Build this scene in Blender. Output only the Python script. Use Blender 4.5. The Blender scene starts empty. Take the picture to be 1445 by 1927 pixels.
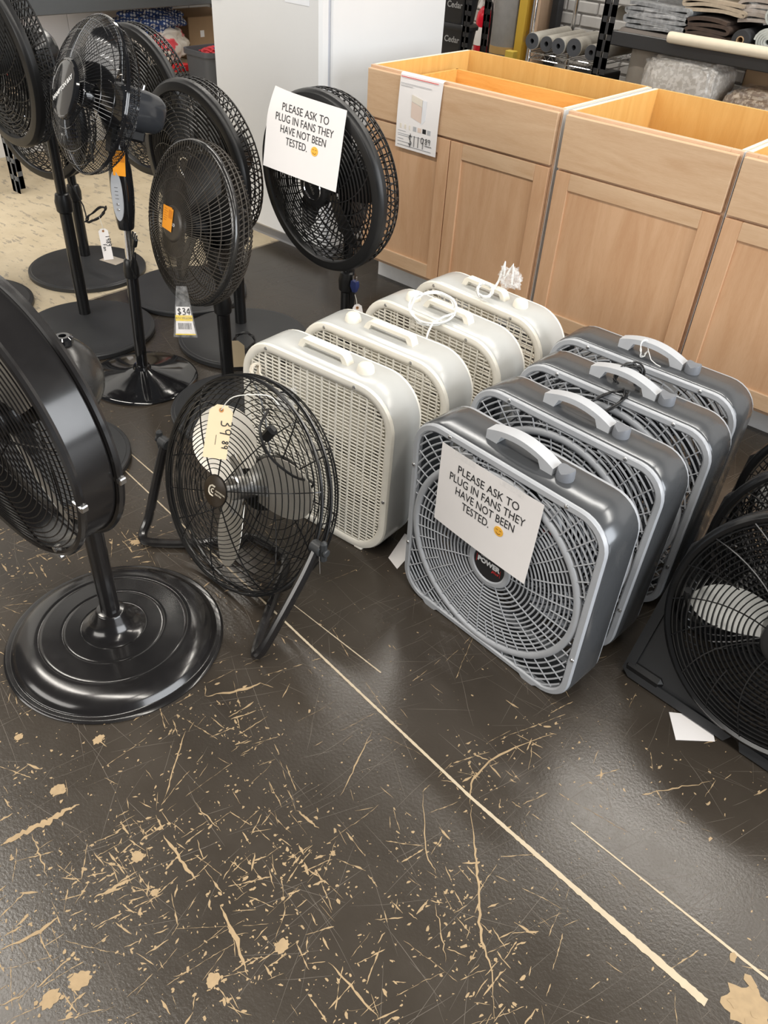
import bpy, bmesh, math, random
from mathutils import Vector, Matrix, noise as mnoise
random.seed(7)
PI = math.pi
R_ = math.radians
scene = bpy.context.scene
col = scene.collection

# ------------------------------------------------------------------ camera
cam_d = bpy.data.cameras.new('camera'); cam = bpy.data.objects.new('camera', cam_d); col.objects.link(cam)
YAW, PITCH, ROLL = -0.6869, -0.6762, 0.0699
_fw = Vector((math.sin(YAW)*math.cos(PITCH), math.cos(YAW)*math.cos(PITCH), math.sin(PITCH)))
_rt = Vector((math.cos(YAW), -math.sin(YAW), 0)); _up = _rt.cross(_fw)
_r2 = _rt*math.cos(ROLL)+_up*math.sin(ROLL); _u2 = -_rt*math.sin(ROLL)+_up*math.cos(ROLL)
cm = Matrix.Identity(4)
for i in range(3):
    cm[i][0], cm[i][1], cm[i][2] = _r2[i], _u2[i], -_fw[i]
cm.translation = (2.3646, -2.6107, 1.4705)
cam.matrix_world = cm
cam_d.sensor_fit = 'AUTO'; cam_d.sensor_width = 36; cam_d.lens = 1504.43*36/1927
cam_d.clip_start = 0.02
scene.camera = cam

# ------------------------------------------------------------------ light
w = bpy.data.worlds.new('world'); scene.world = w; w.use_nodes = True
bg = w.node_tree.nodes['Background']; bg.inputs[0].default_value = (0.86, 0.93, 1.0, 1); bg.inputs[1].default_value = 0.09
def area(name, loc, rot, sx, sy, power, color):
    d = bpy.data.lights.new(name, 'AREA'); d.shape = 'RECTANGLE'; d.size = sx; d.size_y = sy; d.energy = power; d.color = color
    o = bpy.data.objects.new(name, d); col.objects.link(o); o.location = loc; o.rotation_euler = rot; return o
for i, (x, y) in enumerate([(-1.2, -2.6), (1.5, -2.6), (4.2, -2.6), (-1.2, 0.9), (1.5, 0.9), (4.2, 0.9)]):
    area('ceiling_tube_lamp', (x, y, 3.7), (0, 0, 0), 2.3, 0.28, 84, (1.0, 0.945, 0.86))
area('daylight_door', (6.6, -1.2, 1.9), (0, R_(90), 0), 3.2, 4.4, 470, (0.94, 0.97, 1.0))
area('daylight_window', (-0.5, -6.5, 2.4), (R_(75), 0, 0), 4.5, 1.8, 215, (1.0, 0.96, 0.9))
vs = scene.view_settings
vs.view_transform = 'Standard'; vs.look = 'None'; vs.gamma = 1; vs.exposure = -0.4; vs.use_curve_mapping = False

# ------------------------------------------------------------------ materials
MATS = {}
def nt_new(name):
    m = bpy.data.materials.new(name); m.use_nodes = True
    return m, m.node_tree.nodes, m.node_tree.links, m.node_tree.nodes['Principled BSDF']
def mat(name, color, rough=.5, metal=0, var=.08, scale=30, coat=0, bump=0, bscale=200, spec=.5, rvar=.05, alpha=1, trans=0):
    if name in MATS: return MATS[name]
    m, N, L, b = nt_new(name)
    tc = N.new('ShaderNodeTexCoord'); nz = N.new('ShaderNodeTexNoise'); nz.inputs['Scale'].default_value = scale; nz.inputs['Detail'].default_value = 4
    L.new(tc.outputs['Object'], nz.inputs['Vector'])
    mx = N.new('ShaderNodeMix'); mx.data_type = 'RGBA'
    c1 = tuple(max(0, c*(1-var)) for c in color)+(1,); c2 = tuple(min(1, c*(1+var)) for c in color)+(1,)
    mx.inputs[6].default_value = c1; mx.inputs[7].default_value = c2
    L.new(nz.outputs['Fac'], mx.inputs[0]); L.new(mx.outputs[2], b.inputs['Base Color'])
    mr = N.new('ShaderNodeMapRange'); mr.inputs[3].default_value = max(0, rough-rvar); mr.inputs[4].default_value = min(1, rough+rvar)
    L.new(nz.outputs['Fac'], mr.inputs[0]); L.new(mr.outputs[0], b.inputs['Roughness'])
    b.inputs['Metallic'].default_value = metal; b.inputs['Coat Weight'].default_value = coat; b.inputs['Coat Roughness'].default_value = .1
    b.inputs['Specular IOR Level'].default_value = spec
    if alpha < 1: b.inputs['Alpha'].default_value = alpha
    if trans: b.inputs['Transmission Weight'].default_value = trans
    if bump:
        n2 = N.new('ShaderNodeTexNoise'); n2.inputs['Scale'].default_value = bscale; n2.inputs['Detail'].default_value = 3
        L.new(tc.outputs['Object'], n2.inputs['Vector'])
        bp = N.new('ShaderNodeBump'); bp.inputs['Strength'].default_value = bump; bp.inputs['Distance'].default_value = .003
        L.new(n2.outputs['Fac'], bp.inputs['Height']); L.new(bp.outputs[0], b.inputs['Normal'])
    MATS[name] = m; return m
def wood(name, c1, c2, axis='Z', rough=.4, scale=6):
    m, N, L, b = nt_new(name)
    tc = N.new('ShaderNodeTexCoord'); mp = N.new('ShaderNodeMapping')
    s = {'X': (.35, 3, 3), 'Y': (3, .35, 3), 'Z': (3, 3, .35)}[axis]; mp.inputs['Scale'].default_value = s
    L.new(tc.outputs['Object'], mp.inputs['Vector'])
    nz = N.new('ShaderNodeTexNoise'); nz.inputs['Scale'].default_value = scale; nz.inputs['Detail'].default_value = 5; nz.inputs['Distortion'].default_value = 1.4
    L.new(mp.outputs[0], nz.inputs['Vector'])
    n2 = N.new('ShaderNodeTexNoise'); n2.inputs['Scale'].default_value = scale*18; n2.inputs['Detail'].default_value = 3
    L.new(mp.outputs[0], n2.inputs['Vector'])
    ad = N.new('ShaderNodeMath'); ad.operation = 'MULTIPLY_ADD'; ad.inputs[1].default_value = .35; 
    L.new(n2.outputs['Fac'], ad.inputs[0]); L.new(nz.outputs['Fac'], ad.inputs[2])
    rp = N.new('ShaderNodeValToRGB'); rp.color_ramp.elements[0].position = .45; rp.color_ramp.elements[1].position = .85
    rp.color_ramp.elements[0].color = c1+(1,); rp.color_ramp.elements[1].color = c2+(1,)
    L.new(ad.outputs[0], rp.inputs[0]); L.new(rp.outputs[0], b.inputs['Base Color'])
    b.inputs['Roughness'].default_value = rough
    MATS[name] = m; return m
def clear(name, tint=(1, 1, 1), fac=.25, rough=.12):
    m, N, L, b = nt_new(name)
    out = N['Material Output']; tr = N.new('ShaderNodeBsdfTransparent'); tr.inputs[0].default_value = tint+(1,)
    b.inputs['Base Color'].default_value = (.9, .9, .9, 1); b.inputs['Roughness'].default_value = rough
    nz = N.new('ShaderNodeTexNoise'); nz.inputs['Scale'].default_value = 40
    tc = N.new('ShaderNodeTexCoord'); L.new(tc.outputs['Object'], nz.inputs['Vector'])
    mr = N.new('ShaderNodeMapRange'); mr.inputs[1].default_value = .35; mr.inputs[2].default_value = .7; mr.inputs[3].default_value = fac*.3; mr.inputs[4].default_value = min(1, fac*1.7)
    L.new(nz.outputs['Fac'], mr.inputs[0])
    mx = N.new('ShaderNodeMixShader'); L.new(mr.outputs[0], mx.inputs[0]); L.new(tr.outputs[0], mx.inputs[1]); L.new(b.outputs[0], mx.inputs[2])
    L.new(mx.outputs[0], out.inputs[0]); MATS[name] = m; return m

BLACK = mat('black_plastic', (.009, .009, .0095), .38, rvar=.08, spec=.4)
BLACKS = mat('black_satin', (.010, .010, .0105), .22, spec=.45)
GLOSS = mat('black_gloss', (.008, .008, .009), .07, rvar=.03, coat=.5)
DUSTY = mat('black_dusty', (.045, .038, .031), .36, var=.35, scale=14)
PLATE = mat('plate_black', (.026, .027, .029), .42, var=.2, scale=9, rvar=.1)
SATIN_METAL = mat('black_enamel', (.012, .011, .011), .2, rvar=.06, coat=.3)
CHROME = mat('chrome', (.75, .75, .76), .12, 1)
ZINC = mat('zinc', (.7, .7, .7), .28, 1)
ALU = mat('blade_aluminium', (.68, .64, .57), .36, .7, var=.06)
CREAM = mat('cream_plastic', (.84, .805, .72), .35)
CREAMK = mat('cream_knob', (.86, .815, .71), .45)
WBODY = mat('white_enamel', (.50, .505, .49), .24, var=.03)
WBLADE = mat('blade_white', (.86, .83, .74), .35)
GLIGHT = mat('grey_plastic', (.38, .395, .42), .30)
GBODY = mat('grey_enamel', (.10, .105, .112), .2, metal=.45, var=.1, scale=12)
GKNOB = mat('grey_knob', (.17, .18, .2), .45)
GBLADE = mat('blade_grey', (.05, .053, .06), .4)
PAPER = mat('paper', (.87, .84, .83), .75, var=.015)
MANILA = mat('manila', (.72, .58, .38), .7, var=.03)
INK = mat('ink', (.012, .012, .014), .6)
TAPE = clear('tape', (1, 1, 1), .09)
BAGC = clear('clear_bag', (1, 1, 1), .3, .08)
ORANGE = mat('sticker_orange', (.95, .36, .02), .5, var=.03)
EMOJI = mat('emoji_yellow', (.95, .5, .06), .6)
EMOJIB = mat('emoji_brown', (.2, .06, .01), .6)
WHITE = mat('white_print', (.85, .85, .85), .5)
RED = mat('red_print', (.7, .03, .03), .5)
FRIDGE = mat('fridge_white', (.72, .725, .73), .3, var=.03, scale=4, bump=.04, bscale=350)
GASKET = mat('gasket_grey', (.45, .47, .52), .5)
FRONT = wood('maple_front', (.56, .325, .18), (.65, .41, .245), 'Z', .38)
FRONTX = wood('maple_front_x', (.55, .35, .205), (.65, .455, .29), 'X', .38)
EDGE = wood('maple_edge', (.62, .40, .25), (.72, .50, .34), 'X', .4)
INNER = wood('birch_inner', (.72, .41, .12), (.80, .50, .17), 'Z', .32)
INNERX = wood('drawer_oak', (.68, .34, .085), (.80, .47, .15), 'X', .32, 8)
SKIN = mat('white_laminate', (.78, .78, .78), .4)
RAWEDGE = mat('particle_edge', (.80, .72, .58), .7, var=.2, scale=300)

# ------------------------------------------------------------------ mesh helpers
class MB:
    def __init__(s): s.v = []; s.f = []; s.mi = []; s.cur = 0; s.M = Matrix.Identity(4)
    def add(s, vs, fs):
        b = len(s.v)
        s.v.extend((s.M @ Vector(p))[:] for p in vs)
        for f in fs: s.f.append(tuple(b+i for i in f)); s.mi.append(s.cur)
    def box(s, x0, x1, y0, y1, z0, z1, c=0):
        if c <= 0:
            vs = [(x, y, z) for z in (z0, z1) for y in (y0, y1) for x in (x0, x1)]
            s.add(vs, [(0, 2, 3, 1), (4, 5, 7, 6), (0, 1, 5, 4), (2, 6, 7, 3), (0, 4, 6, 2), (1, 3, 7, 5)]); return
        c = min(c, (x1-x0)*.45, (y1-y0)*.45, (z1-z0)*.45)
        bm = bmesh.new()
        for sx, x in ((1, x0), (-1, x1)):
            for sy, y in ((1, y0), (-1, y1)):
                for sz, z in ((1, z0), (-1, z1)):
                    bm.verts.new((x, y+sy*c, z+sz*c)); bm.verts.new((x+sx*c, y, z+sz*c)); bm.verts.new((x+sx*c, y+sy*c, z))
        bmesh.ops.convex_hull(bm, input=bm.verts); s.add_bm(bm)
    def add_bm(s, bm):
        bm.verts.index_update()
        s.add([v.co[:] for v in bm.verts], [tuple(v.index for v in f.verts) for f in bm.faces]); bm.free()
    def tube(s, pts, r, n=6, closed=False, cap=True):
        pts = [Vector(p) for p in pts]; k = len(pts)
        rr = r if isinstance(r, (list, tuple)) else [r]*k
        vs = []; fs = []; up = None
        for i, p in enumerate(pts):
            a = pts[(i-1) % k] if (closed or i > 0) else p; b = pts[(i+1) % k] if (closed or i < k-1) else p
            t = (b-a).normalized()
            if up is None:
                up = t.orthogonal().normalized()
            else:
                up = (up - t*up.dot(t))
                up = up.normalized() if up.length > 1e-6 else t.orthogonal().normalized()
            sd = t.cross(up)
            for j in range(n):
                an = 2*PI*j/n; vs.append(p+(up*math.cos(an)+sd*math.sin(an))*rr[i])
        for i in range(k if closed else k-1):
            i2 = (i+1) % k
            for j in range(n):
                fs.append((i*n+j, i*n+(j+1) % n, i2*n+(j+1) % n, i2*n+j))
        if cap and not closed:
            fs.append(tuple(range(n-1, -1, -1))); fs.append(tuple((k-1)*n+j for j in range(n)))
        s.add([v[:] for v in vs], fs)
    def vane(s, pts, ht, z0, z1, closed=False):
        # flat strip standing along z, following a planar path; ht = half thickness
        pts = [Vector((p[0], p[1], p[2] if len(p) > 2 else 0)) for p in pts]; k = len(pts); vs = []; fs = []
        for i, p in enumerate(pts):
            a = pts[(i-1) % k] if (closed or i > 0) else p; b = pts[(i+1) % k] if (closed or i < k-1) else p
            t = (b-a); t.z = 0; t.normalize(); nn = Vector((-t.y, t.x, 0))*ht
            vs += [(p+nn+Vector((0, 0, z0)))[:], (p-nn+Vector((0, 0, z0)))[:], (p-nn+Vector((0, 0, z1)))[:], (p+nn+Vector((0, 0, z1)))[:]]
        for i in range(k if closed else k-1):
            i2 = (i+1) % k
            for j in range(4): fs.append((i*4+j, i*4+(j+1) % 4, i2*4+(j+1) % 4, i2*4+j))
        if not closed: fs += [(3, 2, 1, 0), tuple((k-1)*4+j for j in range(4))]
        s.add(vs, fs)
    def circle(s, R, r, z=0, seg=56, n=5, cx=0, cy=0):
        s.tube([(cx+R*math.cos(2*PI*i/seg), cy+R*math.sin(2*PI*i/seg), z) for i in range(seg)], r, n, True)
    def lathe(s, prof, seg=40, closed=False, a0=0, a1=2*PI):
        full = abs(a1-a0-2*PI) < 1e-6; k = len(prof); vs = []; fs = []; ns = seg if full else seg+1
        for i in range(ns):
            an = a0+(a1-a0)*i/seg; c, sn = math.cos(an), math.sin(an)
            for r, z in prof: vs.append((r*c, r*sn, z))
        for i in range(seg):
            i2 = (i+1) % ns
            for j in range(k if closed else k-1):
                j2 = (j+1) % k; fs.append((i*k+j, i2*k+j, i2*k+j2, i*k+j2))
        s.add(vs, fs)
    def cyl(s, r, z0, z1, seg=20, c=0, cx=0, cy=0):
        o = s.M.copy(); s.M = s.M @ Matrix.Translation((cx, cy, 0))
        c = min(c, (z1-z0)*.45, r*.9)
        pr = [(0.0001, z0), (r-c, z0), (r, z0+c), (r, z1-c), (r-c, z1), (0.0001, z1)] if c > 0 else [(0.0001, z0), (r, z0), (r, z1), (0.0001, z1)]
        s.lathe(pr, seg); s.M = o
    def prism(s, pts, z0, z1):
        k = len(pts); vs = [(p[0], p[1], z0) for p in pts]+[(p[0], p[1], z1) for p in pts]
        fs = [tuple(range(k-1, -1, -1)), tuple(range(k, 2*k))]+[(i, (i+1) % k, k+(i+1) % k, k+i) for i in range(k)]
        s.add(vs, fs)
    def ringprism(s, outer, inner, z0, z1):
        k = len(outer); vs = [(p[0], p[1], z0) for p in outer]+[(p[0], p[1], z1) for p in outer]+[(p[0], p[1], z0) for p in inner]+[(p[0], p[1], z1) for p in inner]
        fs = []
        for i in range(k):
            j = (i+1) % k
            fs += [(i, j, k+j, k+i), (2*k+j, 2*k+i, 3*k+i, 3*k+j), (k+i, k+j, 3*k+j, 3*k+i), (j, i, 2*k+i, 2*k+j)]
        s.add(vs, fs)
    def loft(s, rings, closed=True, cap=True):
        n = len(rings[0]); vs = [p for r in rings for p in r]; fs = []
        for i in range(len(rings)-1):
            for j in range(n if closed else n-1):
                fs.append((i*n+j, i*n+(j+1) % n, (i+1)*n+(j+1) % n, (i+1)*n+j))
        if cap: fs += [tuple(range(n-1, -1, -1)), tuple((len(rings)-1)*n+j for j in range(n))]
        s.add(vs, fs)
    def sheet(s, fn, nu, nv, th=.0006):
        # closed thin sheet: fn(u,v) -> Vector ; back face displaced along normal
        P = [[Vector(fn(i/nu, j/nv)) for j in range(nv+1)] for i in range(nu+1)]
        vs = []; Q = []
        for i in range(nu+1):
            for j in range(nv+1):
                du = P[min(i+1, nu)][j]-P[max(i-1, 0)][j]; dv = P[i][min(j+1, nv)]-P[i][max(j-1, 0)]
                nn = du.cross(dv); nn = nn.normalized() if nn.length > 1e-12 else Vector((0, 0, 1))
                vs.append(P[i][j][:]); Q.append((P[i][j]-nn*th)[:])
        m = nv+1; t = len(vs); fs = []
        for i in range(nu):
            for j in range(nv):
                a = i*m+j; fs.append((a, a+m, a+m+1, a+1)); fs.append((t+a, t+a+1, t+a+m+1, t+a+m))
        bd = [i*m for i in range(nu+1)]+[nu*m+j for j in range(1, nv+1)]+[i*m+nv for i in range(nu-1, -1, -1)]+[j for j in range(nv-1, 0, -1)]
        for a, b in zip(bd, bd[1:]+bd[:1]): fs.append((a, t+a, t+b, b))
        s.add(vs+Q, fs)
    def mesh(s, name, mats, smooth=35):
        me = bpy.data.meshes.new(name); me.from_pydata(s.v, [], s.f)
        if not isinstance(mats, (list, tuple)): mats = [mats]
        for m in mats: me.materials.append(m)
        if any(s.mi): me.polygons.foreach_set('material_index', s.mi)
        if smooth:
            me.polygons.foreach_set('use_smooth', [True]*len(me.polygons)); me.set_sharp_from_angle(angle=R_(smooth))
        me.update(); return me
def fixn(me):
    bm = bmesh.new(); bm.from_mesh(me); bmesh.ops.recalc_face_normals(bm, faces=bm.faces); bm.to_mesh(me); bm.free(); return me
def obj(name, me, parent=None, M=None):
    o = bpy.data.objects.new(name, me); col.objects.link(o)
    if parent: o.parent = parent
    if M is not None: o.matrix_local = M
    return o
def build(mb, name, mats, parent=None, M=None, smooth=35, fix=True):
    me = mb.mesh(name, mats, smooth)
    if fix: fixn(me)
    return obj(name, me, parent, M)
def tag(o, label, cat, group=None):
    o['label'] = label; o['category'] = cat
    if group: o['group'] = group
    return o
def struct(o): o['kind'] = 'structure'; return o
def thing(name, label, cat, loc=(0, 0, 0), rz=0, group=None):
    o = bpy.data.objects.new(name, None); col.objects.link(o); o.location = loc; o.rotation_euler = (0, 0, rz); o.empty_display_size = .05
    return tag(o, label, cat, group)
def T(x, y, z): return Matrix.Translation((x, y, z))
def RX(d): return Matrix.Rotation(R_(d), 4, 'X')
def RY(d): return Matrix.Rotation(R_(d), 4, 'Y')
def RZ(d): return Matrix.Rotation(R_(d), 4, 'Z')
def SC(s): return Matrix.Diagonal((s, s, s, 1))
_tc = {}
def text_mesh(txt, size, m, depth=.0004, align='CENTER', shear=0, bold=0, space=1):
    key = (txt, size, m.name, depth, align, shear, bold, space)
    if key in _tc: return _tc[key]
    c = bpy.data.curves.new('txt', 'FONT'); c.body = txt; c.size = size; c.extrude = depth; c.align_x = align; c.shear = shear; c.offset = bold; c.space_character = space
    c.resolution_u = 3
    o = bpy.data.objects.new('txt', c); col.objects.link(o)
    bpy.context.view_layer.update()
    me = bpy.data.meshes.new_from_object(o.evaluated_get(bpy.context.evaluated_depsgraph_get()))
    bpy.data.objects.remove(o); bpy.data.curves.remove(c)
    me.name = 'lettering'; me.materials.clear(); me.materials.append(m); _tc[key] = me; return me
def lettering(txt, size, m, parent, M, **k): return obj('lettering', text_mesh(txt, size, m, **k), parent, M)
STROKES = {'1': [[(.5, 0), (.5, 1)]], '9': [[(.75, .95), (.4, 1), (.2, .75), (.4, .5), (.75, .65), (.78, .95), (.7, 0)]],
 '8': [[(.7, .9), (.4, 1), (.25, .75), (.6, .5), (.75, .2), (.45, 0), (.2, .25), (.6, .55), (.75, .85), (.6, 1)]],
 '3': [[(.2, .95), (.6, 1), (.7, .75), (.4, .55), (.75, .4), (.7, .05), (.2, 0)]],
 '2': [[(.2, .85), (.5, 1), (.75, .75), (.2, 0), (.8, .05)]],
 '$': [[(.8, .8), (.5, .95), (.2, .75), (.5, .5), (.8, .3), (.5, .05), (.15, .2)], [(.5, 1.12), (.5, -.12)]],
 'F': [[(.2, 0), (.25, 1), (.8, .95)], [(.2, .5), (.6, .55)]], 'a': [[(.7, .5), (.3, .45), (.3, .05), (.7, .1), (.72, .5), (.8, 0)]], 'n': [[(.2, 0), (.2, .5)], [(.2, .35), (.5, .5), (.7, .35), (.75, 0)]],
 '4': [[(.6, 0), (.6, 1), (.15, .35), (.85, .35)]], '_': [[(0, -.05), (1.0, 0)]]}
def smooth_path(p, n=4):
    if len(p) < 3: return p
    out = []
    for i in range(len(p)-1):
        p0 = p[max(i-1, 0)]; p1 = p[i]; p2 = p[i+1]; p3 = p[min(i+2, len(p)-1)]
        for k in range(n):
            t = k/n
            out.append(tuple(.5*((2*b)+(-a+c)*t+(2*a-5*b+4*c-d)*t*t+(-a+3*b-3*c+d)*t**3) for a, b, c, d in zip(p0, p1, p2, p3)))
    out.append(tuple(p[-1])); return out
def hand(txt, h, m, parent, M, w=.55, pen=.05, name='handwriting'):
    mb = MB(); x = 0
    for ch in txt:
        if ch != ' ':
            for st in STROKES[ch]:
                p = smooth_path([(x+a*h*w, b*h) for a, b in st], 4); mb.vane([(a, b, 0) for a, b in p], h*pen, 0, .0005)
        x += h*w
    return build(mb, name, m, parent, M)

# ------------------------------------------------------------------ floor
def floor_material():
    m, N, L, b = nt_new('painted_concrete')
    tc = N.new('ShaderNodeTexCoord'); P = tc.outputs['Object']
    def math_(op, a, c=None, d=None):
        n = N.new('ShaderNodeMath'); n.operation = op
        for i, v in enumerate((a, c, d)):
            if v is None: continue
            if isinstance(v, (int, float)): n.inputs[i].default_value = v
            else: L.new(v, n.inputs[i])
        return n.outputs[0]
    def noise(scale, detail=4, rough=.6, off=(0, 0, 0), sc=(1, 1, 1)):
        mp = N.new('ShaderNodeMapping'); mp.inputs['Location'].default_value = off; mp.inputs['Scale'].default_value = sc
        L.new(P, mp.inputs['Vector'])
        n = N.new('ShaderNodeTexNoise'); n.inputs['Scale'].default_value = scale; n.inputs['Detail'].default_value = detail; n.inputs['Roughness'].default_value = rough
        L.new(mp.outputs[0], n.inputs['Vector']); return n.outputs['Fac']
    def step(v, lo, hi):
        n = N.new('ShaderNodeMapRange'); n.inputs[1].default_value = lo; n.inputs[2].default_value = hi; L.new(v, n.inputs[0]); return n.outputs[0]
    def mixc(f, a, c):
        n = N.new('ShaderNodeMix'); n.data_type = 'RGBA'; L.new(f, n.inputs[0])
        for i, v in ((6, a), (7, c)):
            if isinstance(v, tuple): n.inputs[i].default_value = v+(1,)
            else: L.new(v, n.inputs[i])
        return n.outputs[2]
    sx = N.new('ShaderNodeSeparateXYZ'); L.new(P, sx.inputs[0]); X = sx.outputs[0]
    nA = noise(4.5, 5, .65, off=(9, 9, 0))
    dark = mixc(nA, (.031, .025, .0195), (.060, .049, .038))
    nB = noise(20, 6, .68, sc=(.55, 1.6, 1), off=(2, 5, 0))
    flake = step(nB, .565, .60)
    cream = mixc(step(nA, .4, .7), (.66, .56, .40), (.55, .455, .31))
    cream = mixc(math_('MULTIPLY', flake, .75), cream, (.30, .26, .21))
    edge = math_('MULTIPLY_ADD', nB, .012, X)
    cm_ = math_('LESS_THAN', edge, -.594)
    seam = math_('MULTIPLY', cm_, math_('GREATER_THAN', edge, -.606))
    c = mixc(cm_, dark, cream); c = mixc(math_('MULTIPLY', seam, .7), c, (.10, .08, .06))
    L.new(c, b.inputs['Base Color'])
    L.new(math_('ADD', math_('MULTIPLY', cm_, .3), math_('MULTIPLY_ADD', nA, .20, .15)), b.inputs['Roughness'])
    bp = N.new('ShaderNodeBump'); bp.inputs['Strength'].default_value = .25; bp.inputs['Distance'].default_value = .0012
    L.new(noise(150, 2), bp.inputs['Height']); L.new(bp.outputs[0], b.inputs['Normal'])
    return m
mb = MB(); mb.box(-5, 6.5, -6.5, 5, -.1, 0)
FL = struct(build(mb, 'floor', floor_material()))
# bare concrete showing where the dark paint is scratched or chipped away
WEAR = mat('bare_concrete', (.385, .275, .155), .75, var=.22, scale=60)
HAIRM = mat('scratch_pale', (.125, .105, .085), .55, var=.2, scale=20)
LINEM = mat('bare_line', (.54, .45, .32), .7, var=.12, scale=40)
frng = random.Random(21)
def marks(name, m):
    b = MB(); return b
def streak(b, pts, w, z, rag=.5, taper=True):
    n = len(pts); L_ = []; R2 = []
    for i, p in enumerate(pts):
        a = pts[max(i-1, 0)]; c = pts[min(i+1, n-1)]
        dx, dy = c[0]-a[0], c[1]-a[1]; l = math.hypot(dx, dy) or 1; nx, ny = -dy/l, dx/l
        k = (math.sin(PI*(i+.35)/(n-.3)) if taper else 1)*w
        k1 = k*(1+frng.uniform(-rag, rag)); k2 = k*(1+frng.uniform(-rag, rag))
        L_.append((p[0]+nx*k1, p[1]+ny*k1, z)); R2.append((p[0]-nx*k2, p[1]-ny*k2, z))
    b.add(L_+R2, [(i+1, i, n+i, n+i+1) for i in range(n-1)])
def scuff(b, x, y, ang, ln, w):
    # a scratch that skips: several ragged pieces along one line
    n = max(1, int(ln/.022)); pts = line_pts(x, y, ang, ln, n*5+1, .0005)
    for i in range(n):
        if n > 1 and frng.random() < .22: continue
        streak(b, pts[i*5:i*5+6], w*frng.uniform(.35, 1.25), nz(), .85)
def line_pts(x, y, ang, ln, n, wob):
    out = []; o = 0
    for i in range(n):
        t = (i/(n-1)-.5)*ln; o += frng.gauss(0, wob)
        out.append((x+math.cos(ang)*t-math.sin(ang)*o, y+math.sin(ang)*t+math.cos(ang)*o))
    return out
def chip(b, x, y, r, z, k=7, el=1, ang=0, lo=.45):
    vs = []
    for i in range(k):
        a = 2*PI*i/k; rr = r*frng.uniform(lo, 1.2); u, v = rr*math.cos(a)*el, rr*math.sin(a)
        vs.append((x+u*math.cos(ang)-v*math.sin(ang), y+u*math.sin(ang)+v*math.cos(ang), z))
    b.add(vs, [tuple(range(k))])
CLUST = [(1.541, -2.319), (1.558, -2.358), (1.554, -2.299), (1.581, -2.294), (1.736, -2.074), (1.801, -2.155), (1.762, -2.165), (1.815, -2.087), (1.841, -2.34), (1.841, -2.294), (1.884, -2.224), (1.681, -2.489), (1.668, -2.534), (1.959, -2.189), (1.656, -2.073), (1.507, -2.486), (1.238, -2.376), (1.72, -2.218), (2.015, -2.2), (1.636, -2.585), (1.563, -2.208), (1.557, -2.464), (1.634, -2.32), (2.085, -1.989), (2.097, -1.932), (2.166, -1.994), (2.217, -2.049), (1.921, -1.675), (1.971, -1.524), (2.244, -1.453), (1.997, -1.715), (2.003, -1.94), (1.978, -2.018), (1.45, -1.95), (1.1, -1.78), (.8, -1.8), (.6, -1.95), (.78, -2.2), (.85, -2.32), (.70, -2.02), (1.02, -2.36), (1.36, -2.06), (1.50, -1.98), (1.12, -2.46), (1.30, -2.52), (1.42, -2.62)]
STR = [([(1.366, -2.46), (1.368, -2.441), (1.375, -2.407), (1.384, -2.373), (1.389, -2.337), (1.397, -2.312)], .006), ([(1.641, -2.158), (1.554, -2.155)], .001), ([(1.568, -2.238), (1.64, -2.247), (1.683, -2.248)], .003), ([(1.75, -2.251), (1.809, -2.266), (1.875, -2.292)], .003), ([(1.714, -2.026), (1.774, -2.023)], .002), ([(1.694, -1.782), (1.756, -1.945)], .0012), ([(1.541, -2.553), (1.558, -2.495), (1.561, -2.456)], .003), ([(1.576, -2.396), (1.599, -2.323)], .003), ([(1.87, -1.82), (1.955, -1.911), (1.999, -1.935)], .001), ([(1.96, -1.775), (2.024, -1.846), (2.073, -1.9), (2.128, -1.966), (2.178, -2.004), (2.225, -2.061)], .0022), ([(2.033, -1.978), (2.111, -2.045)], .001), ([(1.991, -1.504), (1.933, -1.635), (1.93, -1.727), (1.96, -1.775)], .002), ([(2.207, -1.505), (2.3, -1.372)], .0012), ([(1.962, -2.182), (2.086, -2.189)], .002), ([(1.503, -2.188), (1.406, -2.062)], .0015), ([(1.361, -1.976), (1.405, -1.913), (1.422, -1.864)], .003), ([(1.387, -2.408), (1.483, -2.431)], .0015)]
BLOB = [((1.338, -2.323), .012), ((1.292, -2.203), .009), ((1.168, -2.315), .008), ((2.529, -1.75), .036), ((1.679, -2.487), .014), ((1.669, -2.535), .012), ((1.84, -2.337), .011), ((1.883, -2.221), .011), ((1.569, -2.296), .010), ((1.647, -2.316), .007), ((.814, -1.78), .010), ((1.83, -2.04), .004)]
wear = MB(); hairs = MB(); lin = MB()
def resample(p, k):
    q = smooth_path(p, k) if len(p) > 2 else [tuple(a+(c-a)*i/(k*2) for a, c in zip(p[0], p[1])) for i in range(k*2+1)]
    return [(x+frng.gauss(0, .0012), y+frng.gauss(0, .0012)) for x, y in q]
for p, w in STR: streak(wear, resample(p, 7), w, .0006, .6)
for (x, y), r in BLOB:
    chip(wear, x, y, r, .0006, 26, frng.uniform(1, 1.5), frng.uniform(0, 3), .8)
    for i in range(5): chip(wear, x+frng.gauss(0, r), y+frng.gauss(0, r), r*frng.uniform(.15, .4), .0007+frng.random()*.0004, 7)
def direction():
    u = frng.random()
    if u < .42: return frng.gauss(R_(78), R_(13))
    if u < .68: return frng.gauss(R_(-8), R_(14))
    return frng.uniform(0, PI)
zc = [.0002]
def nz(): zc[0] = .0002+(zc[0]*1e4 % 3.7)*1e-4*1.0; return .00025+frng.random()*.0003
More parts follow.
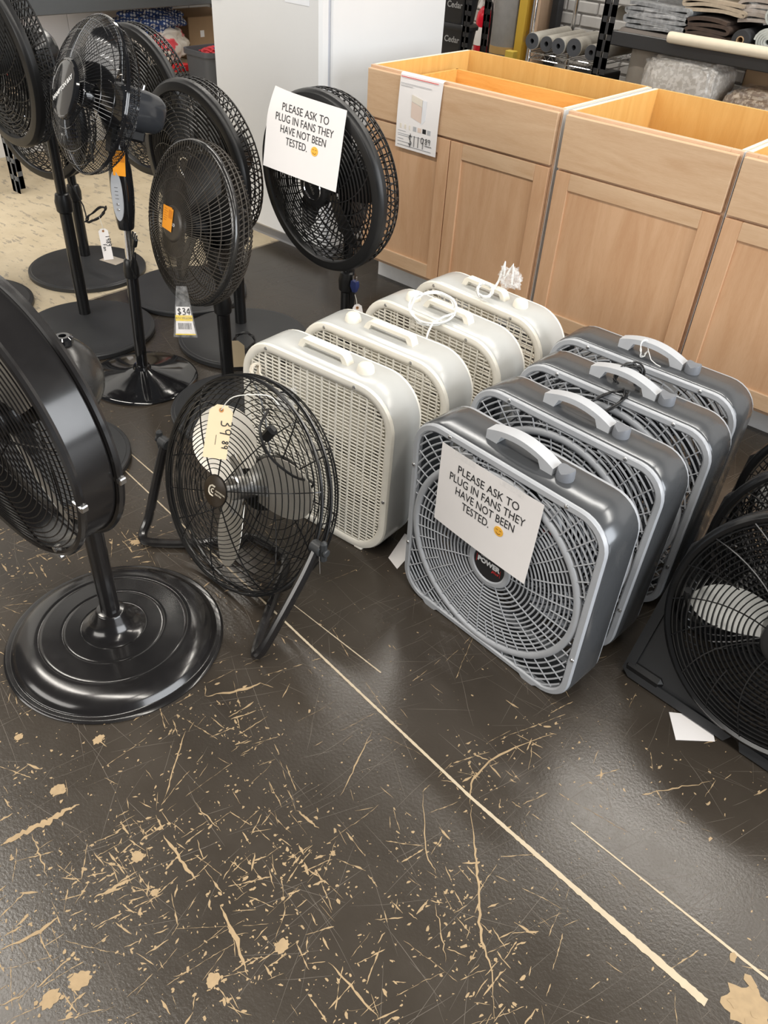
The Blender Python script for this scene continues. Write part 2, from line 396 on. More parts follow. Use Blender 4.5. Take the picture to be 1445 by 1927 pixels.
for cx, cy in CLUST:                     # battered patches
    sp = frng.uniform(.035, .07)
    for i in range(34): chip(wear, frng.gauss(cx, sp), frng.gauss(cy, sp), frng.uniform(.0006, .0036)*frng.choice((.5, .7, 1)), nz(), 7, frng.uniform(1, 2.6), direction())
    for i in range(9):
        ln = frng.uniform(.015, .08); scuff(wear, frng.gauss(cx, sp), frng.gauss(cy, sp), direction(), ln, frng.uniform(.0006, .0019))
for i in range(6500):                    # scattered specks over the aisle
    x, y = frng.uniform(.1, 2.95), frng.uniform(-2.9, -1.25)
    if frng.random() > .25+.75*min(1, max(0, (-1.5-y)/.6)): continue
    chip(wear, x, y, frng.choice((.0005, .0008, .001, .0012, .002)), nz(), 5, frng.uniform(1, 3), direction())
for i in range(620):                     # short and long scratches
    x, y = frng.uniform(.1, 2.95), frng.uniform(-2.9, -1.2)
    if frng.random() > .3+.7*min(1, max(0, (-1.4-y)/.6)): continue
    ln = frng.choice((.02, .03, .05, .08, .12))*frng.uniform(.7, 1.5)
    scuff(wear, x, y, direction(), ln, frng.uniform(.0003, .001))
for i in range(240):                     # worn strip beside the cabinets
    x, y = frng.uniform(1.98, 2.6), frng.uniform(-.85, .02)
    chip(wear, x, y, frng.uniform(.003, .012), nz(), 8, frng.uniform(1, 3.5), frng.gauss(R_(10), .3))
for i in range(3200):                    # pale hairline scuffs everywhere on the dark paint
    x, y = frng.uniform(-.5, 2.95), frng.uniform(-2.9, .15)
    ln = frng.uniform(.03, .2); streak(hairs, line_pts(x, y, direction(), ln, 4, ln*.01), frng.uniform(.00018, .0005), .0001+frng.random()*.0001, .3)
for (x0, y0, x1, y1, w0, w1) in ((.33, -1.592, 1.95, -1.761, .0016, .0034), (1.95, -1.761, 2.475, -1.792, .0034, .008), (2.13, -1.665, 2.60, -1.683, .0012, .0034), (.30, -1.535, .62, -1.562, .001, .0022), (1.28, -1.64, 1.60, -1.648, .001, .0018)):
    n = int((x1-x0)/.006); b_ = []; c_ = []
    for i in range(n+1):
        t_ = i/n; w_ = (w0+(w1-w0)*t_)*frng.uniform(.85, 1.12); x, y = x0+(x1-x0)*t_, y0+(y1-y0)*t_
        b_.append((x, y+w_, .0008)); c_.append((x, y-w_*frng.uniform(.85, 1.12), .0008))
    lin.add(b_+c_, [(i+1, i, n+1+i, n+2+i) for i in range(n)])
for b_, nm, m_ in ((wear, 'paint_chips', WEAR), (hairs, 'hairline_scratches', HAIRM), (lin, 'bare_lines', LINEM)):
    o = build(b_, nm, m_, FL, smooth=0, fix=False); o['kind'] = 'stuff'
# ------------------------------------------------------------------ walls
WPANEL = mat('wall_panel_white', (.84, .83, .81), .6, var=.05, scale=3)
MORTAR = mat('mortar', (.42, .40, .38), .9)
BRICK = mat('painted_brick', (.50, .485, .47), .75, var=.12, scale=25, bump=.3, bscale=80)
mb = MB(); mb.box(-2.72, -2.665, -3, 5, 0, 3.2); wl = struct(build(mb, 'wall_left', MORTAR))
bd = MB(); bd.box(0, .012, .0, .2175, 0, 3.2, .002); bdm = fixn(bd.mesh('plank', WPANEL))
for i in range(24): obj('plank', bdm, wl, T(-2.665, -2.16+.22*i, 0))
mb = MB(); mb.box(-2.66, 6, 2.30, 2.42, 0, 3.2); wb = struct(build(mb, 'wall_back', MORTAR))
bk = MB(); bk.box(.004, .206, -.012, .02, .004, .063, .006); bkm = fixn(bk.mesh('brick', BRICK))
near = []; rest = MB()
for r in range(46):
    for c in range(-13, 30):
        x = c*.21+(.105 if r % 2 else 0); z = r*.067
        if x < -2.6 or x > 5.7: continue
        dy = random.uniform(-.004, .003)
        if -.95 < x < .7 and .5 < z < 1.25: obj('brick', bkm, wb, T(x, 2.30+dy, z))
        else: rest.M = T(x, 2.30+dy, z); rest.box(.004, .206, -.012, .02, .004, .063)
rb = build(rest, 'bricks', BRICK, wb, fix=False); rb['kind'] = 'stuff'

# ------------------------------------------------------------------ cabinets
HC, DC = .876, .637
def shaker_door(par, x0, x1, z0, z1, label=None):
    fw = .056; y0, y1 = -.020, -.001
    mb = MB()
    mb.box(x0, x0+fw, y0, y1, z0, z1, .0015); d = build(mb, 'door', FRONT, par)
    for nm, a in (('stile', (x1-fw, x1, z0, z1)), ('rail', (x0+fw, x1-fw, z1-fw, z1)), ('rail', (x0+fw, x1-fw, z0, z0+fw))):
        q = MB(); q.box(a[0], a[1], y0, y1, a[2], a[3], .0015); build(q, nm, FRONT if nm == 'stile' else FRONTX, d)
    q = MB(); q.box(x0+fw-.003, x1-fw+.003, y0+.008, y1-.002, z0+fw-.003, z1-fw+.003); build(q, 'door_panel', FRONT, d)
def cabinet(x, W, doors, label, drawer):
    t = thing('base_cabinet', label, 'cabinet', (x, 0, 0))
    for xa, nm in ((.0, 'side_panel'), (W-.013, 'side_panel')):
        q = MB(); q.box(xa, xa+.013, .019, DC, .115, HC-.001); q.box(xa, xa+.013, .119, DC, 0, .115); build(q, nm, INNER, t)
        q = MB(); q.box(xa, xa+.013, .019, DC-.013, HC-.001, HC+.0005); build(q, 'panel_top_edge', RAWEDGE, t)
    q = MB(); q.box(-.0025, -.0002, .004, DC-.002, .11, HC-.002); build(q, 'white_side_skin', SKIN, t)
    q = MB(); q.box(W+.0002, W+.0025, .004, DC-.002, .11, HC-.002); build(q, 'white_side_skin', SKIN, t)
    q = MB(); q.box(.013, W-.013, DC-.013, DC, .1, HC); build(q, 'back_panel', INNER, t)
    q = MB(); q.box(.013, W-.013, .019, DC-.013, .115, .13); build(q, 'bottom_panel', INNER, t)
    q = MB(); q.box(0, W, .1065, .119, .0, .122); build(q, 'toe_kick', SKIN, t)
    # face frame
    for a in ((.0, .038, .115, HC), (W-.038, W, .115, HC)):
        q = MB(); q.box(a[0], a[1], 0, .019, a[2], a[3], .0012); build(q, 'face_stile', EDGE, t)
    for z0, z1 in ((HC-.038, HC), (.672, .71), (.115, .153)):
        q = MB(); q.box(.038, W-.038, 0, .019, z0, z1, .0012); build(q, 'face_rail', EDGE, t)
    # drawer front
    q = MB(); q.box(.005, W-.005, -.021, -.001, .698, HC-.0088, .002); build(q, 'drawer_front', FRONTX, t)
    if drawer:
        d = MB(); zt = .822
        for a in ((.045, .057, .03, .50), (W-.057, W-.045, .03, .50), (.045, W-.045, .488, .50), (.045, W-.045, .03, .042)):
            q = MB(); q.box(a[0], a[1], a[2], a[3], .71, zt, .001); o = build(q, 'drawer_side', INNERX, t)
        q = MB(); q.box(.05, W-.05, .035, .495, .715, .721); build(q, 'drawer_bottom', INNERX, t)
    zt, zb = .690, .134
    if doors == 2:
        mid = .436 if W > .85 else W/2
        shaker_door(t, .005, mid-.0015, zb, zt); shaker_door(t, mid+.0025, W-.005, zb, zt)
    else: shaker_door(t, .005, W-.005, zb, zt)
    return t
cabinet(0, .8786, 2, 'wide two-door maple base cabinet carrying the printed price sheet', True)
cabinet(.8993, .6047, 1, 'single wide-door maple base cabinet between two others, open on top', False)
cabinet(1.5120, .6047, 1, 'maple base cabinet cut off by the picture edge, behind last grey fan', False)

# ------------------------------------------------------------------ upright freezer
t = thing('upright_freezer', 'tall white upright freezer beside the wooden cabinets', 'freezer', (-.97, 0, 0))
q = MB(); q.box(0, .695, .062, .80, .045, 1.78, .006); build(q, 'body', FRIDGE, t)
q = MB(); q.box(0, .695, -.004, .052, .06, 1.74, .012); dd = build(q, 'door', FRIDGE, t)
q = MB(); q.box(.012, .683, .052, .062, .07, 1.73); build(q, 'door_gasket', GASKET, t)
q = MB(); q.box(.02, .675, .04, .70, .0, .05); build(q, 'kick_plate', mat('kick_grey', (.25, .25, .26), .6), t)
q = MB(); q.tube([(.06, -.004, 1.0), (.06, -.04, 1.02), (.06, -.045, 1.2), (.06, -.04, 1.38), (.06, -.004, 1.40)], .009, 8); build(q, 'door_handle', FRIDGE, dd)
q = MB(); q.box(.49, .63, -.0065, -.0045, 1.028, 1.22); build(q, 'posted_sheet', mat('notice_paper', (.82, .84, .88), .7, var=.02), t)

# printed price sheet folded over the drawer front of the wide cabinet
t = thing('price_sheet', 'printed price sheet with cabinet picture hanging over wooden drawer front', 'price sheet', (.275, -.0235, .618))
def psheet(u, v):
    x = (u-.5)*.205
    if v < .9: s = v/.9; return (x+.006*s, -.002-.004*math.sin(s*PI)-.003*(1-s), s*.255)
    a = (v-.9)/.1*PI*.55; return (x+.006, -.002+.012*(1-math.cos(a)), .255+.008*math.sin(a))
q = MB(); q.sheet(psheet, 6, 22, .0005); sh = build(q, 'sheet', PAPER, t)
def flat(x0, x1, z0, z1, m, nm, par=t, y=-.0085):
    q = MB(); q.box(x0, x1, y, y+.0008, z0, z1); return build(q, nm, m, par)
PGREY = mat('print_grey', (.45, .46, .48), .6); PPINK = mat('print_pink', (.74, .60, .52), .6); PLT = mat('print_light', (.78, .72, .62), .6); PWH = mat('print_white', (.80, .81, .84), .6)
q = MB(); q.M = RX(90)
q.prism([(-.030, .118), (.022, .105), (.022, .160), (-.030, .172)], .0078, .0086); build(q, 'picture_front', PPINK, t)
q = MB(); q.M = RX(90); q.prism([(-.030, .174), (.022, .162), (.022, .186), (-.030, .196)], .0078, .0086); build(q, 'picture_drawer', PLT, t)
q = MB(); q.M = RX(90); q.prism([(.024, .100), (.042, .118), (.042, .186), (.024, .185)], .0078, .0086); build(q, 'picture_side', PWH, t)
for i, (m_, w_) in enumerate(((PLT, .012), (PLT, .012), (PLT, .009), (PGREY, .016), (PPINK, .017), (INK, .017), (PGREY, .016))):
    flat(-.085+i*.0235+(0 if i > 2 else .003), -.085+i*.0235+w_, .072, .088, m_, 'thumbnail')
for z, x1 in ((.062, -.05), (.052, .05), (.046, -.03), (.034, -.06), (.024, -.02), (.012, .08), (.228, .06), (.220, -.03)): flat(-.09, x1, z, z+.0016, PGREY, 'print_line', y=-.0082)
flat(-.09, .09, .249, .2512, RED, 'print_line', y=-.0075)
hand('$119', .040, INK, t, T(-.035, -.0092, .016) @ RX(90), w=.5, pen=.03)
hand('89', .020, INK, t, T(.048, -.0092, .036) @ RX(90), w=.7, pen=.05)
q = MB(); q.box(.048, .082, -.0092, -.0086, .030, .0316); build(q, 'underline', INK, t)

# ================================================================== fan building blocks (disc frame: x right, y up, z towards the viewer of the fan)
def pol(r, a, z=0): return (r*math.cos(a), r*math.sin(a), z)
def blade_mesh(name, m, r0, r1, w0, w1, pitch, sweep=0, th=.002, nu=10, nv=8, tip=5, curl=0):
    P = []
    for i in range(nu+1):
        u = i/nu; r = r0+(r1-r0)*u; wd = (w0+(w1-w0)*math.sin(min(1, u*1.25)*PI/2))*max(.03, (1-u**tip))**.5
        row = []
        for j in range(nv+1):
            v = j/nv-.5; a = v*wd/max(r, .03)*(.05/max(r, .05) if False else 1)+sweep*u
            rr = r
            row.append((rr*math.cos(a), rr*math.sin(a), v*wd*math.tan(pitch)+curl*math.sin(v*PI)*wd))
        P.append(row)
    q = MB(); q.sheet(lambda u, v: P[min(nu, round(u*nu))][min(nv, round(v*nv))], nu, nv, th)
    return fixn(q.mesh(name, m, 50))
def profile_ribs(q, prof, N, r, n=4, sweep=0, a0=0):
    k = len(prof)
    for i in range(N):
        a = a0+2*PI*i/N
        q.tube([pol(p[0], a+sweep*j/(k-1), p[1]) for j, p in enumerate(prof)], r, n, cap=False)
def smooth2(p, n=3): return smooth_path([tuple(x) for x in p], n)
HEADS = {}
def slotted_head():                      # wide flat black bezel, concentric vanes, deep rear cage
    if 'slot' in HEADS: return HEADS['slot']
    h = {}
    q = MB(); q.lathe([(.226, -.014), (.2255, .001), (.2285, .0045), (.2295, .0045), (.2515, .003), (.2535, .002), (.2600, -.010), (.2605, -.012), (.2605, -.026), (.254, -.026), (.250, -.014)], 84, True); h['bezel'] = fixn(q.mesh('bezel', BLACK))
    q = MB(); dome = lambda r: .030*(1-(r/.224)**2)-.004
    r = .072
    while r < .220:
        z = dome(r); q.lathe([(r-.0012, z-.0045), (r+.0012, z-.0045), (r+.0011, z), (r-.0011, z)], 60, True); r += .0118
    for i in range(18):
        a = 2*PI*i/18; q.tube([pol(.055+.17*j/8, a+.75*(j/8)**1.2, dome(.055+.17*j/8)-.002) for j in range(9)], .0019, 4, cap=False)
    h['front_grille'] = q.mesh('front_grille', BLACK)
    q = MB(); prof = smooth2([(.257, -.024), (.256, -.055), (.250, -.082), (.225, -.098), (.16, -.104), (.075, -.108)], 2)
    profile_ribs(q, prof, 66, .0023, 4, .10)
    for r, z in ((.2575, -.044), (.2565, -.062), (.249, -.084), (.232, -.096), (.19, -.103), (.15, -.105), (.11, -.107)): q.circle(r, .0021, z, 60, 4)
    h['rear_grille'] = q.mesh('rear_grille', BLACK)
    q = MB(); q.lathe([(.0001, .026), (.045, .026), (.052, .025), (.058, .020), (.060, .012), (.060, .004), (.0001, .004)], 40); h['hub_cap'] = fixn(q.mesh('hub_cap', BLACK))
    q = MB(); q.lathe([(.0325, .0262), (.0335, .0282), (.0365, .0282), (.0375, .0262)], 36, True); h['hub_ring'] = fixn(q.mesh('hub_ring', CHROME))
    h['blade'] = blade_mesh('blade', BLACK, .035, .205, .06, .125, R_(24), .25, .0022)
    q = MB(); q.lathe([(.0001, -.115), (.072, -.115), (.078, -.122), (.079, -.165), (.072, -.195), (.05, -.214), (.0001, -.219)], 32); h['motor_housing'] = fixn(q.mesh('motor_housing', BLACKS))
    q = MB(); q.cyl(.038, -.075, -.012, 24, .006); q.cyl(.008, -.115, -.05, 10); h['blade_hub'] = fixn(q.mesh('blade_hub', BLACK))
    HEADS['slot'] = h; return h
def ribbed_head():                       # domed fine radial ribs with a rounded glossy rim
    if 'rib' in HEADS: return HEADS['rib']
    h = {}
    dome = [(.052, .052), (.09, .047), (.14, .036), (.19, .020), (.225, .004), (.236, -.004)]
    q = MB(); profile_ribs(q, smooth2(dome, 2), 104, .0014, 4, .28)
    for r, z in ((.095, .0455), (.13, .038), (.165, .028), (.20, .015)): q.circle(r, .0016, z, 56, 4)
    h['front_grille'] = q.mesh('front_grille', DUSTY)
    q = MB(); q.lathe([(.229+.011*math.cos(a), -.012+.013*math.sin(a)) for a in [2*PI*i/12 for i in range(12)]], 72, True); h['bezel'] = fixn(q.mesh('rim', mat('rim_gloss', (.02, .019, .018), .16, coat=.3)))
    q = MB(); prof = smooth2([(.238, -.018), (.237, -.045), (.228, -.070), (.20, -.088), (.13, -.094), (.07, -.096)], 2)
    profile_ribs(q, prof, 96, .0018, 4, .3)
    for r, z in ((.239, -.034), (.236, -.052), (.20, -.088), (.15, -.093), (.1, -.096)): q.circle(r, .002, z, 56, 4)
    h['rear_grille'] = q.mesh('rear_grille', DUSTY)
    q = MB(); q.lathe([(.0001, .058), (.040, .058), (.049, .056), (.055, .050), (.057, .042), (.0001, .038)], 36); h['hub_cap'] = fixn(q.mesh('hub_cap', DUSTY))
    h['blade'] = blade_mesh('blade', BLACK, .035, .20, .06, .13, R_(24), .25, .0022)
    q = MB(); q.lathe([(.0001, -.10), (.066, -.10), (.072, -.108), (.072, -.155), (.062, -.185), (.0001, -.195)], 32); h['motor_housing'] = fixn(q.mesh('motor_housing', BLACKS))
    q = MB(); q.cyl(.036, -.065, .0, 24, .006); q.cyl(.008, -.11, -.05, 10); h['blade_hub'] = fixn(q.mesh('blade_hub', BLACK))
    HEADS['rib'] = h; return h
PLATEM = {}
def plate_mesh(R, m=PLATE):
    if (R, m.name) not in PLATEM:
        q = MB(); q.lathe([(.0001, .0), (R-.004, .0), (R, .003), (R, .017), (R-.003, .020), (R-.012, .021), (R-.014, .0225), (.0001, .0235)], 72); PLATEM[(R, m.name)] = fixn(q.mesh('base_plate', m, 25))
    return PLATEM[(R, m.name)]
def lathe_part(name, prof, m, par, M=None, seg=28, smooth=35):
    q = MB(); q.lathe(prof, seg); return build(q, name, m, par, M, smooth)
def pedestal_fan(label, x, y, yaw, tilt, zc, R, plate, head='slot', spin=0, collar=None, d=.125, logo=None, plateR=.25, pr=.0225):
    t = thing('pedestal_fan', label, 'fan', (x, y, 0), R_(yaw+90), 'black pedestal fans on round base plates')
    h = slotted_head() if head == 'slot' else ribbed_head(); R0 = .26 if head == 'slot' else .24
    # base plate, offset from the pole
    off = Matrix.Rotation(-R_(yaw+90), 4, 'Z') @ Vector((plate[0]-x, plate[1]-y, 0))
    obj('base_plate', plate_mesh(plateR), t, T(off.x, off.y, 0))
    zm = collar if collar else zc*.5
    lathe_part('lower_pole', [(.0001, .02), (pr, .02), (pr, zm), (.0001, zm)], BLACKS, t, None, 20)
    lathe_part('height_collar', [(.0001, zm-.035), (pr+.001, zm-.035), (pr+.007, zm-.028), (pr+.009, zm+.005), (pr+.003, zm+.032), (pr-.003, zm+.036), (.0001, zm+.036)], BLACK, t, None, 20)
    zt = zc-.055
    lathe_part('upper_pole', [(.0001, zm), (pr-.004, zm), (pr-.004, zt), (.0001, zt)], BLACKS, t, None, 18)
    q = MB(); q.loft([[(-.022, -.024, zc-.17), (.022, -.024, zc-.17), (.022, .024, zc-.17), (-.022, .024, zc-.17)], [(-.034, -.018, zc-.10), (.034, -.018, zc-.10), (.034, .05, zc-.10), (-.034, .05, zc-.10)], [(-.03, -.012, zc-.03), (.03, -.012, zc-.03), (.03, .06, zc-.03), (-.03, .06, zc-.03)]])
    build(q, 'neck_bracket', BLACK, t)
    HM = T(0, -d, zc) @ RX(90-tilt) @ SC(R/R0)
    for k in ('motor_housing', 'rear_grille', 'blade_hub', 'bezel', 'front_grille'):
        obj('rim' if k == 'bezel' else k, h[k], t, HM)
    hc = obj('hub_cap', h['hub_cap'], t, HM)
    if 'hub_ring' in h: obj('hub_ring', h['hub_ring'], hc)
    if logo: 
        lt = obj('lettering', text_mesh(logo[0], logo[1], logo[2], depth=.0005), hc, T(0, 0, logo[3]) @ RZ(logo[4]) @ T(0, -logo[1]*.3, 0))
    n = 5
    for i in range(n): obj('blade', h['blade'], t, HM @ T(0, 0, -.045) @ RZ(spin+360*i/n))
    return t, HM
SILV = mat('logo_silver', (.45, .42, .38), .3, .8)
fans = {}
fans['A'] = pedestal_fan('tall black pedestal fan at the upper corner, cut by the picture edge', -.467, -1.129, -91.5, -4, .925, .258, (-.357, -1.183), spin=10, collar=.455, d=.15, logo=('Lasko', .017, SILV, .0266, -55))
fans['C'] = pedestal_fan('low black pedestal fan hidden behind others, on dusty grey-black plate on cream floor', -.989, -.80, -76, 2, .635, .25, (-.876, -.859), spin=40, collar=.30)
fans['D'] = pedestal_fan('black pedestal fan half hidden behind the wire fan and another wide-rimmed one', -.51, -.615, -86, -3, .735, .26, (-.402, -.675), spin=25, collar=.36, d=.14)
fans['E'] = pedestal_fan('black wide-rimmed pedestal fan directly behind the dusty ribbed one', .004, -.721, -90, -4, .645, .268, (.096, -.784), spin=55, collar=.33, d=.165)
fans['F'] = pedestal_fan('dusty fine-ribbed pedestal fan with an orange sticker on its hub', .31, -1.04, -96, 12.7, .585, .245, (.505, -1.125), head='rib', spin=15, collar=.30, d=.10, logo=('LASKO', .013, WHITE, .0582, 0), plateR=.248)
fans['G'] = pedestal_fan('black pedestal fan with printed paper notice taped on its front', .585, -.72, -91.5, -3.5, .716, .262, (.615, -.70), spin=0, collar=.38, logo=('Lasko', .017, SILV, .0266, -62), plateR=.20, d=.137)
fans['I'] = pedestal_fan('black pedestal fan at the far edge, only its plate showing on cream floor', -.97, -1.38, -95, 0, .90, .255, (-.86, -1.415), spin=5, collar=.45)
# lone base plate behind the drum fan
t = thing('fan_stand', 'round black base plate with short pole behind the big drum fan', 'fan stand', (.26, -1.77, 0))
obj('base_plate', plate_mesh(.243), t, T(.058, .023, 0))
lathe_part('pole', [(.0001, .02), (.0225, .02), (.0225, .16), (.0001, .16)], BLACKS, t)
lathe_part('height_collar', [(.0001, .13), (.025, .13), (.03, .14), (.031, .165), (.024, .19), (.0001, .192)], BLACK, t)
mbq = MB()
for i in range(4):
    for j in range(4):
        if i+j < 6: mbq.M = T(.058+.165+i*.014-.006*j, .023+.06-j*.016+.006*i, .0234); mbq.cyl(.0035, 0, .0006, 8)
build(mbq, 'rubber_dots', mat('dot_grey', (.06, .06, .065), .6), t)

# ------------------------------------------------------------------ wire pedestal fan
def wire_fan():
    t = thing('pedestal_fan', 'black wire-guard pedestal fan on glossy round base with chrome pole', 'fan', (.089, -1.245, 0), R_(-8), 'black pedestal fans on round base plates')
    Rb = .188
    lathe_part('base', [(.0001, .0), (Rb, .0), (Rb+.002, .006), (Rb-.003, .012), (Rb-.012, .0145), (.13, .024), (.06, .036), (.032, .046), (.028, .056), (.0001, .058)], GLOSS, t, None, 64)
    LM = RY(2.2) @ RX(-1.0)
    CMX = LM @ RZ(44)
    lathe_part('lower_pole', [(.0001, .05), (.0195, .05), (.0195, .40), (.0001, .40)], GLOSS, t, LM)
    lathe_part('height_collar', [(.0001, .385), (.023, .385), (.0245, .392), (.0245, .418), (.021, .44), (.015, .448), (.0001, .448)], BLACK, t, LM)
    lathe_part('chrome_pole', [(.0001, .42), (.0135, .42), (.0135, .57), (.0001, .57)], CHROME, t, LM)
    q = MB(); rings = []
    for z, w_, d_ in ((.545, .022, .022), (.552, .024, .024), (.60, .030, .029), (.66, .033, .031), (.72, .032, .031), (.77, .026, .028), (.80, .020, .024)):
        rings.append([(w_*math.copysign(abs(math.cos(a))**.7, math.cos(a)), d_*math.copysign(abs(math.sin(a))**.7, math.sin(a)), z) for a in [2*PI*i/20 for i in range(20)]])
    q.loft(rings); build(q, 'control_column', GLOSS, t, CMX)
    q = MB(); q.M = T(-.004, -.0335, .655) @ RX(90); q.prism([(.0165*math.cos(a), .075*math.copysign(abs(math.sin(a))**.85, math.sin(a))) for a in [2*PI*i/28 for i in range(28)]], -.004, .003); cp = build(q, 'control_panel', mat('panel_silver', (.42, .43, .45), .4), t, CMX)
    for k in range(2):
        q = MB(); q.M = T(-.004, -.0365, .615+k*.016) @ RX(90); q.cyl(.0042, 0, .002, 12, .001); build(q, 'button', CHROME, cp)
    for k in range(4):
        q = MB(); q.M = T(-.004, -.0368, .648+k*.011) @ RX(90); q.box(-.005, .005, -.0006, .0006, 0, .0004); build(q, 'print_line', INK, cp)
    # head
    R = .205; zc = .93; HM = T(.035, -.045, zc) @ RX(90-20)
    q = MB(); front = smooth2([(.040, .072), (.09, .066), (.14, .052), (.18, .03), (.20, .008), (R, -.002)], 2)
    profile_ribs(q, front, 100, .00085, 4)
    for r, z in ((.10, .0645), (.155, .045), (.188, .0225)): q.circle(r, .0012, z, 60, 4)
    q.circle(R, .0035, -.003, 72, 6); build(q, 'front_grille', GLOSS, t, HM, fix=False)
    q = MB(); rear = smooth2([(R, -.006), (.20, -.03), (.18, -.055), (.13, -.075), (.055, -.085)], 2)
    profile_ribs(q, rear, 100, .00085, 4)
    for r, z in ((.19, -.043), (.15, -.068), (.10, -.08), (.055, -.085)): q.circle(r, .0012, z, 56, 4)
    q.circle(R, .003, -.008, 72, 6); build(q, 'rear_grille', GLOSS, t, HM, fix=False)
    hb = lathe_part('hub_cap', [(.0001, .080), (.060, .0785), (.070, .0765), (.072, .0775), (.076, .076), (.079, .069), (.0001, .064)], GLOSS, t, HM, 36)
    lettering('HAMPTON BAY', .0175, WHITE, hb, RZ(38) @ T(0, -.005, .0802), depth=.0004, bold=.0002)
    bm_ = blade_mesh('blade', mat('smoky_plastic', (.012, .012, .013), .1), .028, .18, .05, .125, R_(24), .35, .0018)
    for i in range(5): obj('blade', bm_, t, HM @ RZ(60+72*i))
    lathe_part('blade_hub', [(.0001, .035), (.028, .035), (.034, .025), (.034, -.03), (.0001, -.03)], GLOSS, t, HM)
    q = MB(); rings = []
    for z, s in ((-.07, .95), (-.08, 1.14), (-.15, 1.14), (-.19, 1.06), (-.208, .88), (-.215, .55)):
        rings.append([(.056*s*math.copysign(abs(math.cos(a))**.75, math.cos(a)), .052*s*math.copysign(abs(math.sin(a))**.75, math.sin(a)), z) for a in [2*PI*i/28 for i in range(28)]])
    q.loft(rings); build(q, 'motor_housing', mat('motor_charcoal', (.028, .03, .034), .15), t, HM)
    q = MB(); q.M = HM; q.box(-.03, .03, -.085, -.045, -.17, -.085, .008); q.M = Matrix.Identity(4)
    q.loft([[(.02, -.02, .78), (.05, -.02, .78), (.05, .02, .78), (.02, .02, .78)], [(.015, -.0, .86), (.055, -.0, .86), (.055, .05, .86), (.015, .05, .86)]]); build(q, 'tilt_bracket', BLACK, t)
    q = MB(); q.M = HM; q.cyl(.004, -.14, -.13, 8); q.M = HM @ T(0, .056, -.15) @ RX(-90); q.cyl(.005, -.008, .014, 10, .002); build(q, 'oscillation_knob', CHROME, t)
    # wrapped plug tied to the pole
    q = MB(); 
    for k in range(3): q.tube([(.030+.006*k, .005, .545), (.050+.004*k, -.01, .50), (.045, -.012-.004*k, .44), (.040+.005*k, -.01, .40), (.055, -.01, .42), (.060, -.008, .49)], .0028, 5)
    build(q, 'power_cord', BLACK, t, LM)
    q = MB(); q.M = T(.066, -.008, .525) @ RY(25); q.box(-.009, .009, -.007, .007, -.018, .018, .004); pl = build(q, 'plug', BLACK, t, LM)
    q = MB(); q.M = T(.066, -.008, .525) @ RY(25); q.box(-.006, -.0045, -.003, .003, .018, .034); q.box(.0045, .006, -.003, .003, .018, .034); build(q, 'prongs', ZINC, pl)
    return t, HM
fans['B'] = wire_fan()

